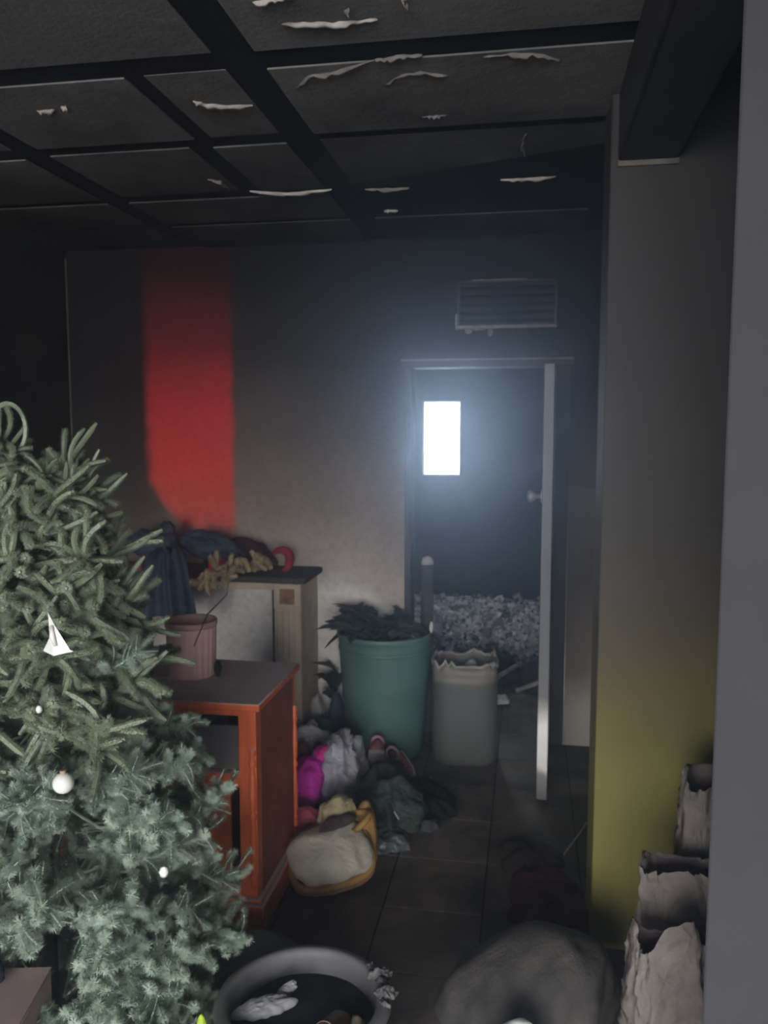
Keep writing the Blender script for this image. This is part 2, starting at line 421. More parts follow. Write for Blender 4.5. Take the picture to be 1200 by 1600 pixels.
# door frame and door
fr = bpy.data.objects.new('trim_3', None); COL.objects.link(fr); fr.location = (0, BY, 0); struct(fr, 'scorched wooden frame of the doorway')
MB().box(DX0, DX0 + .035, -.012, .15, 0, DZ - .03).build('door_jamb', M_trim, fr, bevel=.003)
MB().box(DX1 - .035, DX1 + .045, -.015, .15, 0, DZ - .03).build('door_jamb', M_trim, fr, bevel=.003)
MB().box(DX0 - .02, DX1 + .06, -.02, .15, DZ - .03, DZ + .012).build('door_head', M_trim, fr, bevel=.003)
MB().box(DX0 - .02, DX1 + .06, -.024, -.0205, DZ + .004, DZ + .013).build('head_edge', plain('scraped_frame_edge', (0.14, 0.13, 0.13, 1)), fr)
dr = bpy.data.objects.new('door_1', None); COL.objects.link(dr); dr.location = (.112, BY - .022, 0); dr.rotation_euler = (0, 0, math.radians(-2.2)); struct(dr, 'white door standing open edge-on, smoked above')
MB().box(-.022, .026, -.71, 0, .012, 1.985).build('door_leaf', M_door, dr, bevel=.004)
kn = MB(); kn.lathe([(0, 0), (.011, .0), (.011, .025), (.022, .034), (.027, .05), (.022, .062), (.0, .066)], 20)
kn.build('door_knob', plain('steel_knob', (0.16, 0.16, 0.17, 1), 0.4, .2, 5, 0, 0.5), dr, (-.022, -.655, 1.40), (0, math.radians(-90), 0), smooth=True)
kn2 = MB(); kn2.lathe([(.028, 0), (.028, .004), (.0, .004)], 20)
kn2.build('knob_plate', plain('steel_plate', (0.4, 0.4, 0.42, 1), 0.4, .1, 5, 0, 0.6), dr, (-.022, -.655, 1.40), (0, math.radians(-90), 0))
for hz in (.25, 1.0, 1.75): MB().box(.026, .034, -.06, -.0, hz, hz + .09).build('hinge', M_trim, dr, bevel=.002)
# smoked wall board right of the doorway
struct(MB().box(DX1 + .05, .56, BY - .03, BY, .01, 1.40).build('trim_4', mat_side_panel(), bevel=.003), 'smoked board on the wall right of the doorway')

# burnt vent box over the doorway
vt = thing('wall_vent', 'charred ventilation box with pale broken edges over the doorway', 'vent', (-.12, BY, 2.345))
M_ventedge = plain('broken_plaster_edge', (0.16, 0.145, 0.14, 1), .9, .4, 30, .3)
MB().box(-.245, .245, -.012, -.002, -.11, .11).build('back_plate', M_soot, vt)
MB().box(-.255, .255, -.03, -.001, .108, .120).build('frame', M_trim, vt, bevel=.002)
MB().box(-.255, .255, -.035, -.001, -.125, -.108).build('frame', M_ventedge, vt, bevel=.003)
MB().box(-.255, -.243, -.03, -.001, -.108, .108).build('frame', M_trim, vt, bevel=.002)
MB().box(.243, .255, -.03, -.001, -.108, .108).build('frame', M_trim, vt, bevel=.002)
M_slat = mat_soot('charred_slat', (0.008, 0.008, 0.009, 1), (0.016, 0.015, 0.017, 1), .9)
for k in range(5):
    MB().box(-.24, .24, -.016, .016, -.002, .002).build('slat', M_slat, vt, (0, -.020, -.085 + k*.042), (math.radians(40), 0, 0))
MB().box(-.18, .10, -.022, -.0125, .118, .126).build('scorched_edge', M_ventedge, vt)
for (x, z, sx, sz) in ((-.262, -.085, .010, .045), (-.20, -.135, .022, .016), (-.085, -.142, .014, .024), (-.16, -.126, .05, .006)):
    me = crumple_mesh(sx, .008, sz, seed=x*10, amp=.3, freq=60, sub=2, under=1); link('plaster_chip', me, M_ventedge, vt, (x, -.005, z - sz))

# ------------------------------------------------------------------ fireplace mantel
M_mantel = plain('dusty_beige_wood', (0.50, 0.415, 0.33, 1), .8, .2, 10, .2, .2)
M_mantel_top = plain('sooty_mantel_top', (0.045, 0.038, 0.036, 1), .85, .4, 9, .2)
M_rosette = plain('brown_carved_rosette', (0.27, 0.145, 0.075, 1), .7, .3, 20, .2)
mt = thing('fireplace_mantel', 'beige wooden mantel surround with fluted pilaster and sooty top shelf', 'mantel', (-1.72, 4.28, 0))
# local frame: x -0.575..0.575, front at y -0.175, back at y +0.17
for sx in (-1, 1):
    x0 = sx*.575 - (.145 if sx > 0 else 0); x1 = x0 + .145
    body = MB().box(x0, x1, -.17, .172, 0, .905); p = body.build('pilaster', M_mantel, mt, bevel=.003)
    fw = .145/9
    for k in range(5):
        MB().box(x0 + fw*(2*k) + .002, x0 + fw*(2*k + 1) - .001, -.179, -.170, .13, .755).build('reed', M_mantel, p, bevel=.002)
    MB().box(x0 - .006, x1 + .006, -.185, -.1705, .0, .11).build('plinth_block', M_mantel, p, bevel=.003)
    MB().box(x0, x1, -.182, -.1705, .77, .90).build('corner_block', M_mantel, p, bevel=.003)
    ro = MB()
    for q in range(8):
        a = q*math.pi/4; cx, cz = (x0 + x1)/2, .835
        ro.add([(cx, -.193, cz), (cx + .030*math.cos(a - .28), -.186, cz + .030*math.sin(a - .28)), (cx + .046*math.cos(a), -.184, cz + .046*math.sin(a)), (cx + .030*math.cos(a + .28), -.186, cz + .030*math.sin(a + .28)), (cx, -.182, cz)],
               [(0, 1, 2), (0, 2, 3), (4, 2, 1), (4, 3, 2), (0, 4, 1), (0, 3, 4)])
    ro.build('rosette', M_rosette, p)
    MB().box((x0 + x1)/2 - .04, (x0 + x1)/2 + .04, -.1838, -.1822, .795, .875).build('rosette_ground', M_rosette, p)
MB().box(-.43, .43, -.165, -.13, .865, .905).build('frieze', M_mantel, mt, bevel=.002)
MB().box(.415, .4295, -.160, .17, 0, .864).build('inner_lining', M_mantel_top, mt)
MB().box(-.4295, -.415, -.160, .17, 0, .864).build('inner_lining', M_mantel_top, mt)
MB().box(-.605, .605, -.205, .172, .906, .938).build('shelf', M_mantel_top, mt, bevel=.006)

# ------------------------------------------------------------------ orange-red cabinet
def mat_redwood():
    n = NT('orange_red_varnished_wood'); v = n.obj()
    mp = n.new('ShaderNodeMapping'); n.link(v, mp.inputs['Vector']); mp.inputs['Scale'].default_value = (9, 9, 1.2)
    g_ = n.noise(4, 5, 0.6, mp.outputs['Vector'], .4)
    c = n.mix(n.rng(g_, .3, .7), (0.56, 0.105, 0.036, 1), (0.74, 0.165, 0.060, 1))
    c = n.mix(n.rng(n.noise(7, 5, .6, v), .5, .8, 0, .35), c, (0.30, 0.06, 0.035, 1))
    d = n.math('MULTIPLY', n.rng(n.up(), .4, .9), n.rng(n.noise(12, 4, .6, v), .2, .7, .90, 1.0))
    c = n.mix(d, c, (0.56, 0.50, 0.53, 1))
    n.col(c); n.rough(n.math('ADD', n.math('MULTIPLY', d, .4), .42), .4); n.bump(g_, .06, .003)
    return n.m
M_red = mat_redwood()
M_redside = plain('shaded_red_wood', (0.29, 0.075, 0.052, 1), .6, .3, 6, .1, .3)  # darker, duller red: the shade on the cabinet sides is put into the colour
M_dark_in = plain('dark_cabinet_interior', (0.022, 0.016, 0.015, 1), .8, .3, 6, .1)
cb = thing('wooden_cabinet', 'orange-red wooden cabinet with turned corner columns and dusty top', 'cabinet', (-1.245, 2.815, 0))
# local: x -0.365..0.365, y -0.235..0.235, height 0.79
W2, D2 = .365, .235
MB().box(-W2 - .022, W2 + .020, -D2 - .022, D2 + .015, .768, .793).build('top', M_red, cb, bevel=.005)
MB().box(-W2 - .022, W2 + .026, -D2 - .026, D2, .0, .092).build('plinth', M_red, cb, bevel=.006)
MB().box(-W2 - .012, W2 + .014, -D2 - .014, D2, .0925, .106).build('plinth_moulding', M_red, cb, bevel=.004)
for sx in (-1, 1):
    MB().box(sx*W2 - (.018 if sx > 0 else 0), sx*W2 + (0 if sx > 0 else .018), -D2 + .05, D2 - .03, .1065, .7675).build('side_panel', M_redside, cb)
    for sy in (-1, 1):
        x0 = W2 - .062 if sx > 0 else -W2; y0 = -D2 if sy < 0 else D2 - .03
        post = MB().box(x0, x0 + .062, y0, y0 + (.05 if sy < 0 else .03), .1065, .7675).build('corner_post', M_red, cb, bevel=.003)
        cx = sx*(W2 - .014) if sy < 0 else sx*W2; cy = -D2 if sy < 0 else D2 - .012
        prof = [(0, .14), (.010, .142), (.012, .155), (.008, .165), (.013, .178), (.013, .19), (.007, .20), (.011, .215), (.012, .30), (.010, .36), (.0075, .38), (.013, .392), (.013, .402), (.007, .412), (.011, .425), (.013, .47), (.011, .54), (.007, .562), (.013, .575), (.013, .588), (.008, .60), (.012, .612), (.012, .63), (.0, .632)]
        col_ = MB(); col_.lathe(prof, 14); col_.build('turned_column', M_red, post, (cx, cy, 0), smooth=True)
MB().box(-W2 + .018, W2 - .018, D2 - .012, D2 - .004, .1065, .7675).build('back_panel', M_dark_in, cb)
MB().box(-W2 + .062, W2 - .062, -D2 + .004, -D2 + .03, .742, .7675).build('top_rail', M_red, cb, bevel=.002)
MB().box(-W2 + .062, W2 - .062, -D2 + .004, -D2 + .03, .492, .540).build('middle_rail', M_red, cb, bevel=.002)
MB().box(-W2 + .062, W2 - .062, -D2 + .004, -D2 + .03, .1065, .155).build('bottom_rail', M_red, cb, bevel=.002)
MB().box(-W2 + .019, W2 - .019, -D2 + .031, D2 - .013, .5225, .5405).build('shelf', plain('dusty_grey_shelf', (0.17, 0.155, 0.165, 1), .8, .2, 8, .1), cb)
MB().box(-W2 + .019, W2 - .019, -D2 + .031, D2 - .013, .1065, .125).build('bottom_board', M_dark_in, cb)
# two lower doors, the right one ajar by a slot
for (x0, x1, rz) in ((-.300, -.004, 0), (.004, .268, 0)):
    dd = MB(); y0, y1 = -D2 + .006, -D2 + .024
    z0, z1 = .160, .487
    dd.box(x0, x0 + .04, y0, y1, z0, z1); dd.box(x1 - .04, x1, y0, y1, z0, z1); dd.box(x0 + .04, x1 - .04, y0, y1, z1 - .04, z1); dd.box(x0 + .04, x1 - .04, y0, y1, z0, z0 + .04)
    d_ = dd.build('door', M_red, cb, bevel=.002)
    MB().box(x0 + .04, x1 - .04, y0 + .007, y1 - .004, z0 + .04, z1 - .04).build('door_panel', M_red, d_)
    kb = MB(); kb.lathe([(0, 0), (.006, 0), (.006, .012), (.012, .018), (.009, .028), (0, .03)], 12)
    kb.build('knob', M_rosette, d_, ((x1 - .02) if x0 < -.1 else (x0 + .02), y0, .34), (math.radians(90), 0, 0), smooth=True)

# things in and on the cabinet
gb = MB(); gb.box(-.27, .205, 0, .012, 0, .155)
tag(gb.build('grey_board', plain('dull_grey_board', (0.155, 0.145, 0.155, 1), .75, .1, 8, .08), None, (-1.148, 2.618, .5415), (math.radians(-42), 0, 0), bevel=.002), 'dull grey board leaning back in the upper opening of the orange cabinet', 'board')
M_navyball = plain('dull_blue_fabric', S(74, 82, 108), .8, .3, 14, .3)
me = crumple_mesh(.062, .052, .165, seed=4, amp=.12, freq=20, outline=.1, sub=4, under=.1)
tag(link('wool_hat', me, M_navyball, None, (-1.145, 2.86, .5408)), 'round dull blue knitted bundle on the grey cabinet shelf', 'hat')
for k, (x, c) in enumerate(((-1.205, (0.32, 0.27, 0.16, 1)), (-1.185, (0.42, 0.38, 0.26, 1)), (-1.225, (0.24, 0.18, 0.11, 1)))):
    m_ = MB(); m_.tube([(0, 0, 0), (.002, 0, .06), (-.002, .002, .12), (.001, 0, .18)], [.006, .007, .005, .006], 8)
    for q in range(12): m_.lathe([(0, -.007), (.006, -.004), (.007, 0), (.006, .004), (0, .007)], 8, (0, -.004, .010 + q*.014))
    tag(m_.build('bead_string', plain('bead_gold%d' % k, c, .4, .2, 10, 0, .5), None, (x - .07, 2.80 + .02*k, .541), smooth=True), ['string of pale gold beads in the cabinet opening, middle one', 'string of cream beads nearest the blue bundle in the cabinet', 'string of brown beads farthest left in the cabinet opening'][k], 'beads')

# pink pot
M_pink = plain('dusty_pink_fabric', (0.85, 0.54, 0.52, 1), .85, .1, 10, .3)
pk = thing('pink_pot', 'pink pleated cylindrical pot on top of the orange cabinet', 'pot', (-1.215, 2.85, .793))
m_ = MB(); wob = lambda a, z: 1 + .018*math.sin(a*22)
m_.lathe([(.080, 0), (.084, .004), (.088, .10), (.091, .20), (.093, .206), (.088, .208), (.084, .20), (.080, .02), (0.0, .018)], 88, wob=wob)
m_.build('body', M_pink, pk, smooth=True)
m_ = MB(); m_.lathe([(.0925, .185), (.0955, .188), (.0955, .206), (.0925, .209)], 48, closed=True); m_.build('rim_band', plain('faded_pink_band', (0.66, 0.36, 0.35, 1), .8), pk, smooth=True)
m_ = MB(); m_.lathe([(.082, .0), (.0, .003)], 32, (0, 0, .165)); m_.build('filling', plain('dark_soil', (0.05, 0.03, 0.025, 1), .9), pk)
tag(link('foam_ball', crumple_mesh(.014, .014, .014, seed=2, amp=.1, freq=30, outline=.1, sub=3, under=1), plain('pale_foam', (0.7, 0.62, 0.55, 1)), None, (-1.20, 2.80, .957)), 'tiny pale ball resting in the pink pot', 'ball')
# dark clip hanging on the pot's side
tag(link('hair_clip', crumple_mesh(.012, .018, .03, seed=9, amp=.2, freq=40, sub=3, under=1), M_soot, None, (-1.110, 2.84, .793)), 'small dark clip beside the pink pot on the cabinet', 'clip')

# ------------------------------------------------------------------ ribbons on the mantel
def bez(p0, p1, p2, p3, n=16):
    p0, p1, p2, p3 = map(Vector, (p0, p1, p2, p3))
    return [p0*(1-t)**3 + p1*3*t*(1-t)**2 + p2*3*t*t*(1-t) + p3*t**3 for t in [i/n for i in range(n+1)]]
M_navy = fabric('navy_satin', (0.040, 0.058, 0.095, 1), .4, .5, .45)
bw = thing('satin_bow', 'large dark navy ribbon bow lying on the mantel shelf', 'bow', (-1.90, 4.20, .938))
def ribbon_front(pts, w, seed, mat=M_navy, name='tail'):
    """a broad soft ribbon whose face looks out into the room, folds running along its length"""
    K = 18; vs = []; fs = []; n = len(pts); M_ = 2*(K + 1)
    for i, p in enumerate(pts):
        p = Vector(p); d = (Vector(pts[min(i+1, n-1)]) - Vector(pts[max(i-1, 0)])).normalized()
        side = Vector((1, 0, 0)); side = (side - d*side.dot(d)).normalized(); nn = d.cross(side)
        for sg in (1, -1):
            for k in range(K + 1):
                u = (k/K - .5) if sg > 0 else (.5 - k/K)
                wr = .022*math.sin(u*14 + seed)*(.3 + i/n) + .015*noise.noise(Vector((u*6, i*.3, seed)))
                vs.append(p + side*(u*w[i]) + nn*(wr + sg*.004))
    for i in range(n - 1):
        for k in range(M_):
            k2 = (k + 1) % M_; fs.append((i*M_ + k, i*M_ + k2, (i+1)*M_ + k2, (i+1)*M_ + k))
    fs.append(tuple(range(M_ - 1, -1, -1))); fs.append(tuple((n-1)*M_ + k for k in range(M_)))
    return MB().add(vs, fs).build(name, mat, bw, smooth=True)
link('loop', crumple_mesh(.135, .075, .085, seed=1, amp=.22, freq=9, outline=.15, sub=5, stretch=(.6, 1, 1.6), under=.9), M_navy, bw, (-.115, 0, .050), (0, math.radians(12), 0))
link('loop', crumple_mesh(.175, .075, .090, seed=2, amp=.22, freq=9, outline=.15, sub=5, stretch=(.6, 1, 1.6), under=.8), M_navy, bw, (.225, 0, .055), (0, math.radians(14), 0))
link('knot', crumple_mesh(.050, .06, .085, seed=3, amp=.2, freq=14, outline=.12, sub=4, under=.9), M_navy, bw, (.01, -.03, .05))
link('upper_fold', crumple_mesh(.042, .04, .055, seed=13, amp=.2, freq=14, outline=.15, sub=4, under=1), M_navy, bw, (-.01, -.01, .155))
tl = bez((.0, -.08, .13), (.0, -.17, .12), (.02, -.245, .02), (.03, -.255, -.20), 16)
ribbon_front(tl, [.08 + .010*i for i in range(17)], 4)
tl = bez((.04, -.075, .13), (.10, -.17, .13), (.14, -.24, .03), (.17, -.25, -.20), 16)
ribbon_front(tl, [.07 + .006*i for i in range(17)], 5.5)
M_maroon = fabric('maroon_velvet', (0.050, 0.018, 0.022, 1), .4, .4)
M_crimson = fabric('crimson_felt', (0.30, 0.022, 0.040, 1), .3, .3)
cloth('velvet_cloth', 'dark maroon cloth heap behind the navy bow on the mantel', 'cloth', M_maroon, (-1.56, 4.34, .938), .20, .09, .13, seed=6, amp=.22, freq=9)
m_ = MB(); a_ = [(.05*math.cos(t) - .0, .012*math.sin(2*t), .055*math.sin(t)) for t in [math.radians(-75 + i*15) for i in range(15)]]
m_.tube(a_, [.012 + .013*math.sin(math.pi*i/14) for i in range(15)], 12)
tag(m_.build('felt_ribbon', M_crimson, None, (-1.285, 4.22, 1.005), smooth=True), 'crimson curled felt ribbon at the right end of the mantel', 'ribbon')
cloth('red_ribbon', 'flat crimson ribbon scrap under the left loop of the bow', 'ribbon', M_crimson, (-2.08, 4.16, .938), .11, .06, .035, seed=8, amp=.3, freq=14)
cloth('red_scrap', 'crimson scrap peeping out under the right loop of the bow', 'ribbon', fabric('bright_red', (0.45, .02, .03, 1)), (-1.60, 4.16, .938), .06, .05, .075, seed=18, amp=.3, freq=16)

# golden spray: stem plus tinselled twigs
M_gold = plain('dull_gold_tinsel', (0.36, 0.285, 0.165, 1), .6, .4, 40, .5, .5)
gs = thing('golden_spray', 'dull gold tinsel spray with a long thin stem leaning from pot to mantel', 'spray', (-1.50, 4.10, .945))
gp = [(-1.157, 2.735, .932), (-1.125, 2.742, 1.008), (-1.13, 2.80, 1.035), (-1.30, 3.35, .955), (-1.50, 3.98, .86), (-1.515, 4.04, .90)]
gp = [Vector(p) - Vector((-1.50, 4.10, .945)) for p in gp]
st = [p for q in range(len(gp) - 1) for p in [gp[q].lerp(gp[q+1], t/6) for t in range(6)]] + [gp[-1]]
MB().tube(st, .0022, 6).build('stem', plain('brown_wire', (0.06, 0.04, 0.025, 1), .6), gs, smooth=True)
rg = random.Random(21)
def fuzz_twig(mb, pts, r, needle, dens, rnd, width=.0022, core=.35, tilt=.6):
    pts = [Vector(p) for p in pts]
    mb.tube(pts, [r*core]*(len(pts) - 1) + [r*core*.5], 5)
    for a, b in zip(pts[:-1], pts[1:]):
        L = (b - a).length; d = (b - a)/max(L, 1e-6); o = d.orthogonal().normalized(); q = d.cross(o)
        for _ in range(max(1, int(L*dens))):
            an = rnd.uniform(0, 2*math.pi); rad = o*math.cos(an) + q*math.sin(an)
            p = a + d*rnd.uniform(0, L) + rad*(r*core*.7)
            dirn = (rad + d*rnd.uniform(tilt*.3, tilt*1.5)).normalized()
            e = p + dirn*needle*rnd.uniform(.7, 1.15); s_ = d.cross(rad)*width*.5
            k = len(mb.v); mb.v += [tuple(p - s_), tuple(p + s_), tuple(e)]; mb.f.append((k, k+1, k+2))
def wander(p, d, L, n, bend, rnd):
    pts = [Vector(p)]; d = Vector(d).normalized(); ax = Vector((rnd.uniform(-1, 1), rnd.uniform(-1, 1), rnd.uniform(-1, 1)))
    for i in range(n):
        ax += Vector((rnd.uniform(-.4, .4), rnd.uniform(-.4, .4), rnd.uniform(-.4, .4)))
        d = (d + ax*bend/n).normalized(); pts.append(pts[-1] + d*(L/n))
    return pts
for k in range(30):
    mb = MB()
    if k < 16: p0 = Vector((-.09 + k*.020, -.05 + rg.uniform(-.04, .05), .015 + .002*k)); d0 = (rg.uniform(-.4, .8), rg.uniform(-.5, .3), rg.uniform(.1, .9))
    elif k < 26: p0 = Vector((-.12 + (k - 16)*.020, -.125, .02)); d0 = (rg.uniform(-.9, .3), -.25, rg.uniform(-.9, .3))
    else: p0 = Vector((-.07, -.07, .02)); d0 = (rg.uniform(-.4, .2), -.2, 1)
    fuzz_twig(mb, wander(p0, d0, rg.uniform(.07, .12), 6, .8, rg), .024, .012, 1700, rg, .004, .62, .6)
    mb.build('twig', M_gold, gs)
m_ = MB(); m_.tube([(.10, .04, .02), (.105, .04, .08), (.10, .04, .13)], [.008, .006, .003], 6); m_.build('spike', M_soot, gs)

# ------------------------------------------------------------------ barrel with plant, post, cut can
M_teal = plain('teal_plastic', (0.074, 0.145, 0.128, 1), .5, .18, 5, .08, .4, .5, (0.10, 0.12, 0.11, 1))
br = thing('plastic_barrel', 'teal green plastic barrel standing by the back wall', 'barrel', (-.722, 4.205, 0))
m_ = MB(); m_.lathe([(.185, 0), (.192, .006), (.20, .05), (.225, .35), (.241, .60), (.244, .63), (.250, .634), (.250, .652), (.244, .658), (.236, .652), (.232, .60), (.190, .03), (0, .025)], 56)
m_.build('body', M_teal, br, smooth=True)
m_ = MB(); m_.lathe([(.2385, .560), (.2425, .562), (.2435, .580), (.2400, .582)], 56, closed=True); m_.build('rim_ring', M_teal, br, smooth=True)
m_ = MB(); m_.lathe([(.231, 0), (.0, .02)], 40, (0, 0, .59)); m_.build('dark_fill', M_soot, br)
M_leaf = plain('dark_green_leaf', (0.022, 0.036, 0.028, 1), .55, .45, 30, .2, .3)
pl_ = thing('artificial_plant', 'dark green broad-leaved plant bunched in the teal barrel', 'plant', (-.722, 4.19, .62))
rl = random.Random(9)
def leaf_mesh(L, W, curl, seed, lob=3):
    n = 10; vs = []; fs = []
    for i in range(n + 1):
        t = i/n; w = W*(math.sin(math.pi*min(1, t*1.02))**.75)*(1 + .22*math.sin(t*lob*6.28 + seed))*(1 - .35*t) if 0 < i < n else .004
        x = L*t; z = -curl*L*t*t + .1*L*math.sin(t*3); f = .35*w
        for (yy, zz) in ((-w, f), (-w*.5, f*.35), (0, 0), (w*.5, f*.35), (w, f)): vs.append((x, yy, z + zz))
    m = len(vs)
    vs += [(a, b, c - .0025) for (a, b, c) in vs]
    for i in range(n):
        for k in range(4):
            a = i*5 + k; fs.append((a, a + 5, a + 6, a + 1)); fs.append((m + a, m + a + 1, m + a + 6, m + a + 5))
        for k in (0, 4):
            a = i*5 + k; fs.append((a, m + a, m + a + 5, a + 5) if k == 0 else (a, a + 5, m + a + 5, m + a))
    mb = MB().add(vs, fs); return mb.mesh('leaf', True)
LM = [leaf_mesh(.18 + .02*k, .085 + .006*k, [.2, .45, .7, .3][k], k*1.7, 3 + k % 2) for k in range(4)]
for m in LM: m.materials.append(M_leaf)
for k in range(58):
    u = rl.random(); x = rl.uniform(-.19, .14); y = rl.uniform(-.14, .12)
    if k < 16: x = rl.uniform(-.20, -.06)
    an = math.atan2(y, x) + rl.uniform(-.9, .9); up_ = rl.uniform(.25, 1.2)
    if x > .04: up_ *= .6
    link('leaf', LM[k % 4], None, pl_, (x*.9, y*.9, rl.uniform(0, .05)), (rl.uniform(-.7, .7), -up_, an)).scale = (s_ := rl.uniform(.55, .85), s_, s_)
# plank standing in the barrel
po = thing('wooden_post', 'charred upright post with a pale rounded tip behind the barrel', 'post', (-.515, 4.335, 0))
M_char = mat_soot('charred_wood', (0.018, 0.018, 0.019, 1), (0.06, 0.058, 0.055, 1), .8, 12)
m_ = MB(); m_.lathe([(.034, 0), (.034, .93), (.033, .985)], 20, sy=.6); m_.build('shaft', M_char, po, smooth=True)
m_ = MB(); m_.lathe([(.033, 0), (.031, .02), (.022, .037), (.0, .045)], 20, (0, 0, .9855), sy=.6); m_.build('tip', plain('ash_grey_tip', (0.30, 0.29, 0.28, 1)), po, smooth=True)
tag(link('rag_corner', crumple_mesh(.010, .012, .03, seed=31, amp=.2, freq=40, sub=3, under=1), plain('pale_rag', (0.5, .5, .48, 1)), None, (-.475, 4.185, .655)), 'small pale scrap caught on the right rim of the teal barrel', 'scrap')

def super_ring(rx, ry, p, n=48):
    out = []
    for k in range(n):
        a = 2*math.pi*k/n; c, s_ = math.cos(a), math.sin(a)
        out.append((rx*math.copysign(abs(c)**p, c), ry*math.copysign(abs(s_)**p, s_)))
    return out
def loft(rings, closed_bottom=True, closed_top=False):
    n = len(rings[0]); vs = [p for r_ in rings for p in r_]; fs = []
    for i in range(len(rings) - 1):
        for k in range(n):
            k2 = (k + 1) % n; fs.append((i*n + k, i*n + k2, (i+1)*n + k2, (i+1)*n + k))
    if closed_bottom: fs.append(tuple(range(n - 1, -1, -1)))
    if closed_top: fs.append(tuple((len(rings) - 1)*n + k for k in range(n)))
    return vs, fs
def mat_can():
    n = NT('smoked_white_plastic'); v = n.obj(); sp = n.new('ShaderNodeSeparateXYZ'); n.link(v, sp.inputs[0])
    zz = n.math('ADD', sp.outputs[2], n.math('MULTIPLY', n.math('SUBTRACT', n.noise(8, 4, .6, v), .5), .03))
    c = n.ramp(n.math('DIVIDE', zz, .55), [(0.0, (0.080, 0.082, 0.078, 1)), (0.77, (0.060, 0.062, 0.060, 1)), (0.80, (0.135, 0.122, 0.10, 1)), (1, (0.15, 0.135, 0.112, 1))])
    n.col(c); n.rough(.55, .35); n.bump(n.noise(30, 4, .6, v), .1, .004); return n.m
jc = thing('cut_jerrycan', 'grey plastic jerrycan with its top cut off ragged, beside the teal barrel', 'canister', (-.302, 4.20, 0), (0, 0, math.radians(4)))
rings = []; NN = 64
for (z, k) in ((0, .90), (.006, .95), (.03, .985), (.06, 1.0), (.40, 1.0), (.44, .995), (.455, .97), (.47, .995)):
    rings.append([(x*k, y*k, z) for x, y in super_ring(.168, .135, .55, NN)])
top = []; inn = []
for i, (x, y) in enumerate(super_ring(.168, .135, .55, NN)):
    h = .515 + .028*noise.noise(Vector((i*.33, 2, 0))) + (.022 if noise.noise(Vector((i*.9, 7, 0))) > .25 else 0)
    top.append((x*.985, y*.985, h)); inn.append((x*.93, y*.93, h - .004))
rings += [top, inn, [(x*.93, y*.93, .36) for x, y in super_ring(.168, .135, .55, NN)], [(0, 0, .36)]*NN]
vs, fs = loft(rings); MB().add(vs, fs).build('body', mat_can(), jc, smooth=True)
lipm = plain('melted_pale_lip', (0.26, 0.24, 0.22, 1), .7, .3, 30, .3)
lp = [(x*.975, y*.975, top[i][2] + .002) for i, (x, y) in enumerate(super_ring(.168, .135, .55, NN))]
m_ = MB(); m_.tube(lp + [lp[0]], [.007 + .005*abs(noise.noise(Vector((i*.6, 0, 0)))) for i in range(NN + 1)], 8, False); m_.build('melted_lip', lipm, jc, smooth=True)
trash = [((-.06, -.03), .055, (0.10, .06, .04, 1), 'brown crumpled wrapper in the cut jerrycan, left side'), ((.03, .03), .05, (0.45, .42, .40, 1), 'pale crumpled paper in the middle of the cut jerrycan'), ((.085, -.03), .045, (0.08, .06, .05, 1), 'dark charred scrap in the right of the cut jerrycan')]
for k, ((x, y), r_, c, lab) in enumerate(trash):
    cloth('crumpled_paper', lab, 'paper', plain('trash%d' % k, c, .8, .4, 25, .3), (-.302 + x, 4.20 + y, .3605), r_, r_, .125, seed=40 + k, amp=.25, freq=22, sub=3)

# ------------------------------------------------------------------ rubble in the far room
def rubble_height(x, y):
    base = min(1, max(0, (y - 5.62)/.75)); base = base*base*(3 - 2*base)
    return .27*base + .05*noise.noise(Vector((x*2.3, y*2.3, 1)))*base + .03*max(0, noise.noise(Vector((x*6, y*6, 2))))*base
n = NT('ash_and_rubble'); gg = n.new('ShaderNodeNewGeometry'); v = gg.outputs['Position']
sy_ = n.new('ShaderNodeSeparateXYZ'); n.link(v, sy_.inputs[0])
f = n.math('ADD', n.math('MULTIPLY', gg.outputs['Random Per Island'], .65), n.math('MULTIPLY', n.noise(3.5, 4, .7, v), .55))
f = n.math('SUBTRACT', f, n.rng(sy_.outputs[1], 6.15, 5.7, 0, .30))   # the front of the heap is charred timber rather than plaster
n.col(n.ramp(f, [(.15, (0.025, .025, .027, 1)), (.4, (0.16, .16, .17, 1)), (.6, (0.42, .42, .44, 1)), (.85, (0.80, .80, .82, 1))])); n.rough(.8, .3)
M_rub = n.m
mb = MB(); nx, ny = 60, 30; gx0, gx1, gy0, gy1 = -2.2, 1.2, 5.55, 7.0
for j in range(ny + 1):
    for i in range(nx + 1):
        x = gx0 + (gx1 - gx0)*i/nx; y = gy0 + (gy1 - gy0)*j/ny; mb.v.append((x, y, max(.001, rubble_height(x, y))))
for j in range(ny):
    for i in range(nx):
        a = j*(nx + 1) + i; mb.f.append((a, a + 1, a + nx + 2, a + nx + 1))
rr = random.Random(17)
